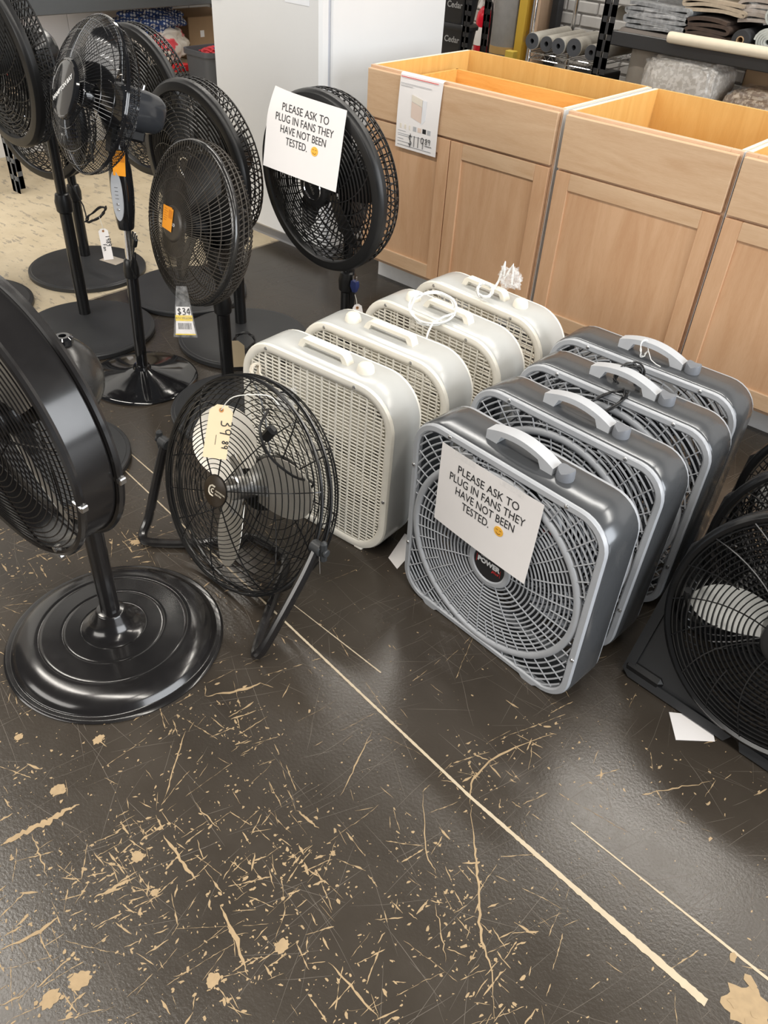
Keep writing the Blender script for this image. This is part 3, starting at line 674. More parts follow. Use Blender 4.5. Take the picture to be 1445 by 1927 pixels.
# ------------------------------------------------------------------ drum fan on a pole (foreground)
def drum_fan():
    t = thing('drum_fan', 'large black metal drum fan on domed round base, cut by picture edge', 'fan', (1.075, -2.013, 0), R_(-86+90))
    Rb = .250
    lathe_part('base', [(.0001, .0), (Rb, .0), (Rb+.001, .004), (Rb-.003, .0075), (Rb-.005, .008), (Rb-.013, .0072), (Rb-.016, .0078), (Rb-.018, .010), (Rb-.021, .017), (Rb-.028, .025), (Rb-.040, .0325), (Rb-.054, .037), (Rb-.070, .0395), (Rb-.0795, .0405), (Rb-.081, .0398), (Rb-.0825, .0407), (.160, .0412), (.122, .0436), (.116, .0440), (.1148, .0433), (.1136, .0441), (.108, .0444), (.078, .0462), (.075, .0464), (.0735, .0458), (.072, .0470), (.066, .0490), (.054, .0560), (.045, .0660), (.039, .0800), (.034, .0950), (.0325, .0985), (.030, .100), (.0001, .101)], SATIN_METAL, t, None, 96, 40)
    lathe_part('pole', [(.0001, .098), (.0215, .098), (.0215, .60), (.0001, .60)], SATIN_METAL, t)
    R, D = .266, .078; zc = .681; HM = T(0, -.158, zc) @ RX(90+3.7)
    q = MB(); q.lathe([(R-.006, 0), (R-.004, 0), (R-.004, -D), (R-.006, -D)], 96, True); build(q, 'drum_housing', SATIN_METAL, t, HM)
    q = MB(); q.circle(R, .008, 0, 96, 8); build(q, 'front_ring', SATIN_METAL, t, HM, fix=False)
    q = MB(); q.circle(R, .008, -D, 96, 8); build(q, 'rear_ring', SATIN_METAL, t, HM, fix=False)
    q = MB(); dome = lambda r: .004+.022*(1-(r/R)**2)
    r = .045
    while r < R-.005: q.circle(r, .0014, dome(r), 72, 4); r += .0115
    for i in range(8): q.tube([pol(.03+(R-.03)*j/6, 2*PI*(i+.3)/8, dome(.03+(R-.03)*j/6)-.003) for j in range(7)], .0022, 5)
    q.M = T(0, 0, .028); q.cyl(.045, -.002, .0, 24); build(q, 'front_grille', SATIN_METAL, t, HM, fix=False)
    q = MB(); r = .06
    while r < R-.005: q.circle(r, .0014, -D-.012*(1-(r/R)**2), 64, 4); r += .0125
    for i in range(8): q.tube([pol(.05, 2*PI*(i+.1)/8, -D-.015), pol(R, 2*PI*(i+.1)/8, -D-.002)], .0022, 5)
    build(q, 'rear_grille', SATIN_METAL, t, HM, fix=False)
    bl = blade_mesh('blade', ALU, .045, .235, .07, .15, R_(22), .12, .0015)
    for i in range(3): obj('blade', bl, t, HM @ T(0, 0, -.035) @ RZ(-62+120*i))
    lathe_part('blade_hub', [(.0001, -.01), (.04, -.01), (.045, -.02), (.045, -.05), (.0001, -.05)], SATIN_METAL, t, HM)
    q = MB(); q.M = HM @ T(.0, .012, -.158); rings = []
    q.lathe([(.0001, .085), (.05, .08)]+[(.083*math.cos(a), .083*math.sin(a)) for a in [R_(60-150*i/14) for i in range(15)]], 36); mh = build(q, 'motor_housing', mat('motor_enamel', (.02, .019, .018), .26, rvar=.08), t)
    q = MB(); q.M = T(0.02, .015, zc+.088); q.lathe([(.0001, -.012), (.012, -.012), (.012, .008), (.017, .010), (.018, .020), (.013, .024), (.007, .024), (.006, .014), (.0001, .014)], 20); build(q, 'cable_gland', GLOSS, mh)
    for an, z in ((-10, 0), (-62, 0), (-8, -D), (-130, 0)):
        q = MB(); q.M = HM @ RZ(an) @ T(R-.002, 0, z); q.box(-.012, .014, -.007, .007, -.007, .007, .002); q.M = q.M @ RX(90); q.cyl(.0045, -.012, .010, 8); build(q, 'clamp_bolt', ZINC, t)
    return t
drum_fan()

# ------------------------------------------------------------------ high-velocity floor fan on U stand
def floor_fan():
    t = thing('floor_fan', 'black wire floor fan with metal blades and a handwritten manila tag', 'fan', (1.10, -1.648, 0), R_(-.6))
    zc, R = .272, .272; HM = T(0, 0, zc) @ RX(90-20)
    q = MB(); pr = smooth2([(.04, .062), (.10, .060), (.16, .052), (.21, .038), (.245, .020), (.264, .004), (R, -.012)], 6)
    L_ = 0; last = None
    for r, z in pr:
        if last is None or math.hypot(r-last[0], z-last[1]) > .0092: q.circle(r, .0013, z, 72, 4); last = (r, z)
    for i in range(10): q.tube([pol(r, R_(96)+2*PI*i/10, z-.002) for r, z in pr[::2]], .0017, 4, cap=False)
    q.circle(R, .0042, -.016, 84, 6); build(q, 'front_grille', BLACKS, t, HM, fix=False)
    q = MB(); pr2 = smooth2([(R, -.020), (R+.001, -.05), (.262, -.082), (.235, -.105), (.17, -.122), (.06, -.13)], 5); last = None
    for r, z in pr2:
        if last is None or math.hypot(r-last[0], z-last[1]) > .011: q.circle(r, .0013, z, 72, 4); last = (r, z)
    for i in range(10): q.tube([pol(r, R_(80)+2*PI*i/10, z+.002) for r, z in pr2[::2]], .002, 4, cap=False)
    q.circle(R+.001, .0042, -.045, 84, 6); build(q, 'rear_grille', BLACKS, t, HM, fix=False)
    bd_ = lathe_part('hub_badge', [(.0001, .066), (.036, .0655), (.039, .064), (.039, .058), (.0001, .056)], mat('badge_brown', (.035, .024, .014), .35), t, HM, 32)
    q = MB(); q.tube([(.000, .012, .0665), (-.010, .012, .0665), (-.016, .008, .0665), (-.018, .0, .0665), (-.016, -.008, .0665), (-.010, -.012, .0665), (.0, -.012, .0665)], .0022, 4); q.tube([(-.002, .005, .0665), (-.008, .004, .0665), (-.010, 0, .0665), (-.008, -.004, .0665), (-.002, -.005, .0665)], .0015, 4); build(q, 'logo', mat('logo_cream', (.75, .68, .55), .5), bd_)
    for k, s in enumerate(('COMMERCIAL', 'ELECTRIC')): lettering(s, .0055, MATS['logo_cream'], bd_, T(.004, .002-.008*k, .0664), depth=.0003, align='LEFT')
    # metal blades
    bl = blade_mesh('blade', ALU, .045, .225, .085, .185, R_(20), .10, .0015, 12, 10, 4, .03)
    bl2 = mat('blade_painted', (.70, .67, .60), .38, .6)
    for a in (140, 20, -100):
        o = obj('blade', bl, t, HM @ T(0, 0, -.03) @ RZ(a))
        q = MB(); q.box(.02, .085, -.016, .016, .001, .004, .001); br = build(q, 'blade_arm', ZINC, o)
    q = MB(); q.cyl(.030, -.06, .01, 24, .004); q.cyl(.009, -.06, .058, 12); build(q, 'blade_hub', ZINC, t, HM)
    q = MB(); q.lathe([(.0001, -.065), (.05, -.065), (.066, -.075), (.07, -.10), (.07, -.15), (.058, -.175), (.0001, -.18)], 32); build(q, 'motor_housing', BLACK, t, HM)
    # U stand
    q = MB()
    pts = [(-.288, 0, .262), (-.288, -.03, .19), (-.283, -.085, .06), (-.272, -.118, .02), (-.24, -.112, .013), (-.15, -.02, .013), (-.08, .085, .013), (-.03, .105, .013), (.03, .105, .013), (.08, .085, .013), (.15, -.02, .013), (.245, -.155, .013), (.268, -.170, .02), (.279, -.145, .06), (.288, -.05, .19), (.288, 0, .262)]
    q.tube(smooth_path(pts, 4), .0125, 10); build(q, 'tube_stand', SATIN_METAL, t)
    for sx in (-1, 1):
        q = MB(); q.M = T(sx*.288, 0, .262) @ RY(90*sx); q.cyl(.016, -.014, .018, 16, .003); q.box(-.03, .03, -.009, .009, .014, .030, .006); q.cyl(.010, .026, .034, 12, .002); build(q, 'pivot_knob', mat('knob_charcoal', (.03, .032, .034), .45), t)
    q = MB(); q.tube([(.285, .01, .24), (.286, .012, .17)], .0012, 5); build(q, 'pull_chain', ZINC, t)
    q = MB(); q.tube(smooth_path([(.06, .05, .50), (.10, .03, .525), (.13, -.02, .515), (.17, -.03, .47), (.19, .02, .40), (.17, .10, .33), (.12, .13, .26)], 4), .0032, 6); build(q, 'power_cord', BLACK, t)
    q = MB(); q.M = T(.145, -.005, .505) @ RY(38) @ RZ(10); q.box(-.012, .012, -.010, .010, -.028, .022, .006); pl = build(q, 'plug', BLACK, t)
    q = MB(); q.M = T(.145, -.005, .505) @ RY(38) @ RZ(10); q.box(-.007, -.0055, -.003, .003, -.046, -.028); q.box(.0055, .007, -.003, .003, -.046, -.028); build(q, 'prongs', ZINC, pl)
    return t
floor_fan()

# ================================================================== box fans
def rr(W, H, r, inset=0, n=8):
    w, h = W/2-inset, H/2-inset; r = max(.004, r-inset); out = []
    for cx, cy, a0 in ((w-r, h-r, 0), (-w+r, h-r, 90), (-w+r, -h+r, 180), (w-r, -h+r, 270)):
        for i in range(n+1):
            a = R_(a0+90*i/n); out.append((cx+r*math.cos(a), cy+r*math.sin(a)+H/2))
    return out
def inside_rr(x, y, W, H, r, inset):
    w, h = W/2-inset, H/2-inset; r = max(.004, r-inset); x = abs(x); y = abs(y-H/2)
    if x > w or y > h: return False
    if x > w-r and y > h-r: return (x-w+r)**2+(y-h+r)**2 < r*r
    return True
def sweep_frame(q, W, H, r, prof, n=8):
    rings = [[(p[0], p[1], z) for p in rr(W, H, r, ins, n)] for ins, z in prof]
    rings.append(rings[0]); q.loft(rings, True, False)
def runs(pts, ok):
    out = []; cur = []
    for p in pts:
        if ok(p): cur.append(p)
        else:
            if len(cur) > 1: out.append(cur)
            cur = []
    if len(cur) > 1: out.append(cur)
    return out
GW, GH, GR, GD = .528, .538, .078, .118
WW, WH, WR, WD = .514, .505, .112, .118
BOX = {}
def pol2(r, a, cy): return (r*math.cos(a), cy+r*math.sin(a), .0005)
def grey_meshes():
    if 'g' in BOX: return BOX['g']
    h = {}; cy = .262
    q = MB(); sweep_frame(q, GW, GH, GR, [(.002, -.008), (.0, -.012), (.0, -GD+.012), (.002, -GD+.008), (.005, -GD+.008), (.003, -.012)]); h['housing'] = fixn(q.mesh('housing', GBODY, 40))
    fr = [(.003, -.012), (.002, -.003), (.005, .002), (.016, .003), (.020, .0), (.021, -.010)]
    q = MB(); sweep_frame(q, GW, GH, GR, fr); h['front_frame'] = fixn(q.mesh('front_frame', GLIGHT, 40))
    ok = lambda p: inside_rr(p[0], p[1], GW, GH, GR, .019)
    def grille(name, m, step, lite):
        q = MB(); r = .066; tr = .0023 if lite else .002
        while r < .222:
            q.circle(r, tr, -.001, 64, 6 if lite else 4, 0, cy); r += step
        o = q.M.copy(); q.M = T(0, cy, 0)
        q.lathe([(.226, -.006), (.2262, .0), (.229, .0035), (.235, .0048), (.241, .0035), (.2438, .0), (.244, -.006)], 80, True); q.M = o
        r = .2545
        while r < .40:
            pts = [(r*math.cos(a), cy+r*math.sin(a), -.001) for a in [2*PI*(i+.5)/160 for i in range(161)]]
            for c in runs(pts, ok): q.tube(c, tr, 5, cap=False)
            r += .0142 if lite else .02
        for r0, n, ph in (((.058, 11, 0), (.125, 11, .28), (.172, 22, .14)) if lite else ((.058, 10, 0),)):
            for i in range(n):
                a = 2*PI*i/n+ph
                q.tube([pol2(r0+(.228-r0)*k/6, a+.75*(r0+(.228-r0)*k/6-.058), cy) for k in range(7)], .0016, 5, cap=False)
        for i in range(44 if lite else 20):
            a = 2*PI*i/(44 if lite else 20)+.03
            pts = [pol2(rr_, a+.5*(rr_-.243), cy) for rr_ in [.243+.006*k for k in range(24)]]
            for c in runs(pts, ok): q.tube([c[0], c[-1]], .0016, 5, cap=False)
        return q.mesh(name, m, 40)
    h['front_grille'] = grille('front_grille', GLIGHT, .0108, True)
    h['rear_grille'] = grille('rear_grille', GKNOB, .020, False)
    q = MB(); q.M = T(0, cy, 0); q.lathe([(.043, -.004), (.044, .003), (.048, .0055), (.058, .0045), (.061, .001), (.061, -.006)], 48); h['hub_ring'] = fixn(q.mesh('hub_ring', GLIGHT))
    q = MB(); q.M = T(0, cy, 0); q.cyl(.045, -.004, .0035, 40, .001); h['hub_badge'] = fixn(q.mesh('hub_badge', mat('badge_black', (.018, .018, .02), .35)))
    h['blade'] = blade_mesh('blade', GBLADE, .04, .215, .08, .15, R_(22), .2, .0022)
    q = MB(); q.cyl(.05, -.035, .015, 28, .006); q.cyl(.055, -.062, -.036, 28, .006); h['motor'] = fixn(q.mesh('motor', GBLADE))
    # arched handle along the top, knob at its end
    def hq(u):  # bar centre line
        return (-.092+.170*u, GD*.5-.012, .012+.034*math.sin(min(1, u*1.02)*PI)**.55 if u < .999 else .012)
    q = MB(); N = 18; top = []; bot = []
    for i in range(N+1):
        u = i/N; x = -.095+.176*u; zt = .012+.028*math.sin(PI*(.10+.86*u))**.8; zb = zt-.013
        if u < .17: zb = 0.0+.0*u
        if u > .80: zb = 0.0
        top.append((x, zt)); bot.append((x, zb))
    prof = top+bot[::-1]
    q.M = T(0, GD*.5+.015, 0) @ RX(90)
    q.prism(prof, 0, .030); h['handle'] = fixn(q.mesh('handle', mat('grey_handle', (.47, .485, .51), .42), 40))
    q = MB(); rings = []
    for z, s in ((0, 1.0), (.004, 1.03), (.018, .98), (.022, .92)):
        rings.append([(.019*s*math.cos(a), .019*s*math.sin(a), z+(.009*(max(0, abs(math.cos(a*1.0)))-.55) if z > .015 else 0)) for a in [2*PI*i/24 for i in range(24)]])
    q.M = T(.103, GD*.5, 0); q.loft(rings); h['knob'] = fixn(q.mesh('knob', GKNOB, 45))
    q = MB(); q.lathe([(.0001, .002), (.003, .0018), (.0046, .0005), (.005, -.001), (.0001, -.001)], 14); h['screw'] = fixn(q.mesh('screw', ZINC))
    q = MB(); q.prism([(-.024, .008), (-.016, .001), (-.008, -.0), (.008, -.0), (.016, .001), (.024, .008), (.034, .018), (-.034, .018)], -.010, .0045); h['foot'] = fixn(q.mesh('foot', GLIGHT))
    BOX['g'] = h; return h
def grey_fan(label, x, y, yaw, lean, spin):
    h = grey_meshes(); t = thing('box_fan', label, 'fan', (x, y, 0), R_(yaw), 'grey box fans in a row')
    BM = RX(90-lean); TM = RX(-lean) @ T(0, 0, GH-.001)
    for k in ('housing', 'front_frame', 'front_grille', 'hub_ring', 'motor'): obj(k, h[k], t, BM if k != 'motor' else BM @ T(0, .262, -.05))
    obj('rear_frame', h['front_frame'], t, BM @ T(0, 0, -GD) @ RY(180)); obj('rear_grille', h['rear_grille'], t, BM @ T(0, 0, -GD) @ RY(180))
    b = obj('hub_badge', h['hub_badge'], t, BM)
    lettering('POWER', .0185, WHITE, b, T(-.001, .262-.004, .0037), depth=.0004, bold=.0009)
    lettering('Lasko', .0105, mat('logo_grey', (.5, .5, .5), .5), b, T(-.013, .262+.014, .0037), depth=.0004)
    lettering('plus', .0125, RED, b, T(.020, .262-.015, .0037), depth=.0004, shear=.3)
    q = MB(); q.tube([(-.036, .258-.006, .0038), (-.036, .262+.012, .0038)], .0005, 4); q.tube([(.034, .262-.017, .0038), (.034, .262+.004, .0038)], .0005, 4); build(q, 'logo_bracket', RED, b)
    for i in range(5): obj('blade', h['blade'], t, BM @ T(0, .262, -.05) @ RZ(spin+72*i))
    obj('handle', h['handle'], t, TM); kn = obj('control_knob', h['knob'], t, TM)
    for sx, sy in ((-.155, GH-.010), (.155, GH-.010), (-GW/2+.010, .16), (GW/2-.010, .16), (-GW/2+.010, .40)): obj('screw', h['screw'], t, BM @ T(sx, sy, .0035))
    for sx in (-.16, .16): obj('foot', h['foot'], t, BM @ T(sx, 0, 0)); obj('foot', h['foot'], t, BM @ T(sx, 0, -GD+.006))
    return t
grey_fan('front grey box fan, bearing the printed paper notice on its grille', 1.703, -1.409, -5.0, -1.2, 10)
grey_fan('grey box fan second from the front, just behind the one with notice', 1.702, -1.217, -3.0, 2.6, 45)
grey_fan('grey box fan third from the front with a coiled black cord on its handle', 1.713, -1.001, -.4, .7, 20)
grey_fan('rearmost grey box fan, close to the wooden cabinets, white tie on handle', 1.690, -.810, .7, .4, 60)

def white_meshes():
    if 'w' in BOX: return BOX['w']
    h = {}
    q = MB(); sweep_frame(q, WW, WH, WR, [(.002, -.006), (.0, -.010), (.0, -WD+.010), (.002, -WD+.006), (.005, -WD+.006), (.003, -.010)], 10); h['housing'] = fixn(q.mesh('housing', WBODY, 40))
    q = MB(); sweep_frame(q, WW, WH, WR, [(.003, -.010), (.001, -.003), (.004, .003), (.012, .005), (.022, .004), (.026, .0), (.027, -.010)], 10); h['front_frame'] = fixn(q.mesh('front_frame', CREAM, 40))
    ok = lambda p: inside_rr(p[0], p[1], WW, WH, WR, .025)
    q = MB()
    y = .030
    while y < WH-.026:
        for c in runs([(-.256+.004*i, y, 0) for i in range(129)], ok): q.vane([c[0], c[-1]], .0012, -.0022, .001)
        y += .0101
    x = -.2430
    kx = 0
    while x < .245:
        for c in runs([(x, .004*i, 0) for i in range(127)], ok): q.vane([c[0], c[-1]], .0020 if kx % 2 else .0011, -.0025, .0018 if kx % 2 else .0008)
        x += .0243; kx += 1
    h['grille'] = q.mesh('front_grille', CREAM, 40)
    q = MB(); y = .036
    while y < WH-.03:
        for c in runs([(-.256+.004*i, y, 0) for i in range(129)], ok): q.vane([c[0], c[-1]], .0016, -.0025, .001)
        y += .0202
    for k in range(-4, 5):
        for c in runs([(k*.0486, .004*i, 0) for i in range(127)], ok): q.vane([c[0], c[-1]], .0018, -.0025, .0018)
    h['grille2'] = q.mesh('rear_grille', CREAM, 40)
    q = MB(); el = lambda s, z: [(.050*s*math.cos(a), .250+.028*s*math.sin(a), z) for a in [2*PI*i/40 for i in range(40)]]
    q.loft([el(1.0, -.002), el(1.0, .002), el(.97, .0035), el(.90, .0035), el(.88, .0022), el(.80, .0022), el(.79, .0032), el(.75, .0032), el(.74, .0024)]); h['badge'] = fixn(q.mesh('hub_badge', mat('badge_cream', (.74, .70, .62), .4), 40))
    h['blade'] = blade_mesh('blade', WBLADE, .04, .205, .08, .16, R_(22), .2, .0022)
    q = MB(); q.cyl(.05, -.03, .015, 28, .006); q.cyl(.052, -.058, -.031, 28, .006); h['motor'] = fixn(q.mesh('motor', mat('motor_grey', (.25, .25, .24), .5)))
    # handle: low strap with flared feet
    q = MB(); N = 20; top = []; bot = []
    for i in range(N+1):
        u = i/N; x = -.098+.165*u
        e = min(1, u/.10, (1-u)/.14); zt = .026*math.sin(e*PI/2)**.7; zb = max(0, zt-.010) if .10 < u < .86 else 0
        top.append((x, max(zt, .002))); bot.append((x, zb))
    q.M = T(0, WD*.5+.013, 0) @ RX(90); q.prism(top+bot[::-1], 0, .026); h['handle'] = fixn(q.mesh('handle', CREAMK, 45))
    q = MB(); q.M = T(.115, WD*.5, 0); q.lathe([(.0001, 0), (.023, 0), (.0225, .006), (.020, .016), (.016, .021), (.008, .0235), (.0001, .024)], 28); h['knob'] = fixn(q.mesh('knob', CREAMK, 40))
    q = MB(); q.lathe([(.0001, .002), (.003, .0018), (.0046, .0005), (.005, -.001), (.0001, -.001)], 14); h['screw'] = fixn(q.mesh('screw', ZINC))
    q = MB(); q.box(-.014, .014, 0.0, .010, -.016, .004, .003); h['foot'] = fixn(q.mesh('foot', CREAM))
    BOX['w'] = h; return h
def white_fan(label, x, y, yaw, lean, spin, turned):
    h = white_meshes(); t = thing('box_fan', label, 'fan', (x, y, 0), R_(yaw), 'white box fans in a row')
    BM = RX(90-lean)
    TM = RX(-lean) @ T(0, 0, WH-.001)
    if turned: TM = TM @ T(0, WD*.5, 0) @ RZ(180) @ T(0, -WD*.5, 0)
    for k in ('housing', 'front_frame'): obj(k, h[k], t, BM)
    obj('front_grille', h['grille'], t, BM); obj('rear_frame', h['front_frame'], t, BM @ T(0, 0, -WD) @ RY(180)); obj('rear_grille', h['grille2'], t, BM @ T(0, 0, -WD) @ RY(180))
    obj('motor', h['motor'], t, BM @ T(0, .25, -.05))
    b = obj('hub_badge', h['badge'], t, BM)
    lettering('LASKO', .017, MATS['badge_cream'], b, T(0, .244, .0028), depth=.0008)
    for i in range(5): obj('blade', h['blade'], t, BM @ T(0, .25, -.05) @ RZ(spin+72*i))
    obj('handle', h['handle'], t, TM); obj('control_knob', h['knob'], t, TM)
    for z in (.005,) + ((-WD-.005,) if turned else ()):
        for sx, sy in ((-.165, WH-.016), (.13, WH-.014), (WW/2-.013, .20), (-WW/2+.013, .20)): obj('screw', h['screw'], t, BM @ T(sx, sy, z) @ (RY(180) if z < 0 else Matrix.Identity(4)))
    for sx in (-.15, .17): obj('foot', h['foot'], t, BM @ T(sx, 0, 0)); obj('foot', h['foot'], t, BM @ T(sx, 0, -WD+.012))
    return t
white_fan('front white box fan, fully in view behind the black wire floor fan', 1.089, -1.377, 4.2, 1.3, 30, False)
white_fan('white box fan second from the front, round knob before its handle', 1.102, -1.166, 3.6, -.4, 10, True)
white_fan('white box fan third from front with a white cord looped on its handle', 1.120, -.938, -.7, -1.2, 50, True)
white_fan('rearmost white box fan, nearest the cabinet doors, bagged cord on its handle', 1.125, -.737, -3.0, -.3, 20, False)

# ------------------------------------------------------------------ black square-framed floor fans at the right
def panel_fan_meshes():
    if 'k' in BOX: return BOX['k']
    h = {}; S = .56; cy = .30
    CH = mat('charcoal_plastic', (.018, .019, .021), .42)
    circ = lambda r, n=64: [(r*math.cos(2*PI*i/n), cy+r*math.sin(2*PI*i/n)) for i in range(n)]
    def sq(s, n=96):
        out = []
        for i in range(n):
            an = 2*PI*i/n; c, sn = abs(math.cos(an)), math.sin(an)
            if sn > .30: k = .268
            else:
                k = (s-.047*.30)/(c+.047*sn)
                if sn < 0: k = min(k, (.30+s-.285)/-sn)
                k = max(k, .262)
            out.append((k*math.cos(an), cy+k*math.sin(an)))
        return out
    q = MB(); q.ringprism(sq(.285), circ(.252, 96), -.055, -.030); q.ringprism(sq(.285), sq(.262), -.03, -.022); h['panel'] = fixn(q.mesh('square_panel', CH, 30))
    q = MB(); q.M = T(0, cy, 0); q.lathe([(.252, -.050), (.268, -.045), (.270, -.012), (.266, .0), (.258, .006), (.250, .003), (.246, -.010), (.247, -.05)], 88, True); h['rim'] = fixn(q.mesh('rim', BLACKS))
    dome = lambda r: .004+.030*(1-(r/.25)**2)
    q = MB(); q.M = T(0, cy, 0); r = .066
    while r < .247: q.lathe([(r-.0013, dome(r)-.007), (r+.0013, dome(r)-.007), (r+.0013, dome(r)), (r-.0013, dome(r))], 76, True); r += .0112
    for i in range(18):
        a = 2*PI*i/18; r0 = .052 if i % 2 == 0 else .14
        q.tube([pol(r0+(.25-r0)*j/8, a+.55*(r0+(.25-r0)*j/8)/.25, dome(r0+(.25-r0)*j/8)+.001) for j in range(9)], .0016, 4, cap=False)
    h['front_grille'] = q.mesh('front_grille', BLACKS)
    q = MB(); q.M = T(0, cy, 0); pr = smooth2([(.262, -.05), (.262, -.10), (.245, -.125), (.18, -.135), (.07, -.14)], 2); profile_ribs(q, pr, 80, .002, 4, .4)
    for r, z in ((.264, -.07), (.262, -.095), (.235, -.127), (.19, -.133), (.14, -.137)): q.circle(r, .002, z, 60, 4)
    h['rear_grille'] = q.mesh('rear_grille', BLACKS)
    q = MB(); q.M = T(0, cy, 0); q.lathe([(.0001, .040), (.042, .039), (.050, .036), (.054, .028), (.054, .020), (.0001, .018)], 40); h['hub_cap'] = fixn(q.mesh('hub_cap', BLACK))
    q = MB(); q.M = T(0, cy, -.03); q.lathe([(.0001, .012), (.060, .012), (.068, .004), (.070, -.02), (.0001, -.03)], 40); h['blade_hub'] = fixn(q.mesh('blade_hub', mat('hub_silver', (.5, .5, .48), .3, .6)))
    h['blade'] = blade_mesh('blade', mat('blade_silver', (.58, .58, .56), .35, .3), .06, .225, .06, .105, R_(22), .1, .0022, tip=3)
    h['motor'] = None
    q = MB(); q.box(-.05, .05, 0, .045, -.12, .004, .010); h['foot'] = fixn(q.mesh('foot', BLACK))
    BOX['k'] = h; return h
def panel_fan(label, x, y, yaw, tilt, spin, foot=True):
    h = panel_fan_meshes(); t = thing('floor_fan', label, 'fan', (x, y, 0), R_(yaw+90), 'black square-framed floor fans')
    BM = T(0, 0, .012) @ RX(90-tilt)
    for k in ('panel', 'rim', 'front_grille', 'rear_grille', 'hub_cap', 'blade_hub'): obj('square_panel' if k == 'panel' else k, h[k], t, BM)
    for i in range(3): obj('blade', h['blade'], t, BM @ T(0, .30, -.035) @ RZ(spin+120*i))
    q = MB(); q.lathe([(.0001, -.135), (.06, -.135), (.066, -.145), (.066, -.18), (.0001, -.19)], 28); build(q, 'motor_housing', BLACK, t, BM @ T(0, .30, 0))
    for sx in (-.235, .235): obj('foot', h['foot'], t, T(sx, 0.01, 0) @ RX(0) @ RX(90) @ T(0, 0, -.02))
    q = MB()
    for sx in (-.22, .22): q.tube([(sx, .06, .30), (sx, .16, .012)], .008, 8)
    q.tube([(-.22, .16, .012), (.22, .16, .012)], .008, 8); build(q, 'rear_support', BLACK, t)
    return t
panel_fan('round black fan in square panel frame with silver blades, cut by picture edge', 2.292, -1.285, -93.5, 16, 185)
panel_fan('black square-framed floor fan behind the nearer one with silver blades', 2.285, -1.02, -90, 8, 100)
panel_fan('rearmost black square-framed floor fan, close to the cabinets', 2.262, -.79, -88, 7, 60)

# ================================================================== paper notices
def fit_text(txt, width, cap, m, parent, M, depth=.0003):
    me = text_mesh(txt, 1.0, m, depth=.0005, bold=-.004).copy()
    xs = [v.co.x for v in me.vertices]; ys = [v.co.y for v in me.vertices]
    w_, h_, x0, y0 = max(xs)-min(xs), max(ys)-min(ys), min(xs), min(ys)
    for v in me.vertices: v.co.x = ((v.co.x-x0)/w_-.5)*width; v.co.y = ((v.co.y-y0)/h_-.5)*cap; v.co.z *= .6
    return obj('lettering', me, parent, M)
def notice(label, loc_m, curl, tape=True):
    t = thing('paper_notice', label, 'paper sign', (0, 0, 0), 0, 'printed paper notices taped to fans'); t.matrix_world = loc_m
    W, H = .279, .216
    def zz(x, y): return curl(x/W, y/H)
    q = MB(); q.sheet(lambda u, v: ((u-.5)*W, (v-.5)*H, zz((u-.5)*W, (v-.5)*H)), 16, 14, .0004); build(q, 'sheet', PAPER, t)
    def bend(o, M):
        for v in o.data.vertices:
            p = M @ v.co; v.co.z += zz(p.x, p.y)
    for k, (s, w_, x) in enumerate((('PLEASE ASK TO', .170, 0), ('PLUG IN FANS THEY', .212, 0), ('HAVE NOT BEEN', .168, 0), ('TESTED.', .080, -.020))):
        LM_ = T(x, .067-.029*k, .0005); bend(fit_text(s, w_, .0205, INK, t, LM_), LM_)
    q = MB(); q.M = T(.048, .067-.029*3-.001, .0005+zz(.048, -.018)); q.cyl(.0125, 0, .0006, 28); em = build(q, 'smiley', EMOJI, t)
    q = MB(); q.M = T(.048, .067-.029*3-.001, .0012+zz(.048, -.018))
    for sx in (-1, 1): q.tube([(sx*.0048+.0026*math.cos(a), .0025+.002*math.sin(a), 0) for a in [R_(20+28*i) for i in range(6)]], .0006, 4)
    q.tube([(.0062*math.cos(a), -.001+.006*math.sin(a), 0) for a in [R_(205+13*i) for i in range(11)]], .0007, 4); build(q, 'smiley_face', EMOJIB, em)
    if tape:
        for x in (-.07, .06):
            q = MB(); q.M = T(x, H/2-.002, .0012+zz(x, H/2)); q.box(-.03, .03, -.010, .014, 0, .0002); build(q, 'tape', TAPE, t)
    return t
# on the front grey box fan (hangs on its front frame)
GM = T(1.703, -1.409, 0) @ RZ(-5) @ RX(90+1.2)
notice('printed paper notice with smiley taped to the front grey box fan', GM @ T(-.030, .402, .0075) @ RZ(-.8), lambda x, y: .002+.010*(.5-y)**2*(.4+x) + .003*math.sin((x+.5)*PI))
# on the pedestal fan
_y, _t, _r = R_(-83.3), R_(6.77), R_(-3.75)
nrm = Vector((math.cos(_y)*math.cos(_t), math.sin(_y)*math.cos(_t), math.sin(_t))); ax = Vector((-math.sin(_y), math.cos(_y), 0)); bx = nrm.cross(ax)
ax2 = ax*math.cos(_r)+bx*math.sin(_r); bx2 = -ax*math.sin(_r)+bx*math.cos(_r)
PM = Matrix(((ax2.x, bx2.x, nrm.x, .579), (ax2.y, bx2.y, nrm.y, -.918), (ax2.z, bx2.z, nrm.z, .856), (0, 0, 0, 1)))
notice('printed paper notice with smiley draped over the black pedestal fan', PM, lambda x, y: -.10*max(0, (-x)+y-.62)**1.5-.012*max(0, y-.2)**2-.006*(x)**2, False)

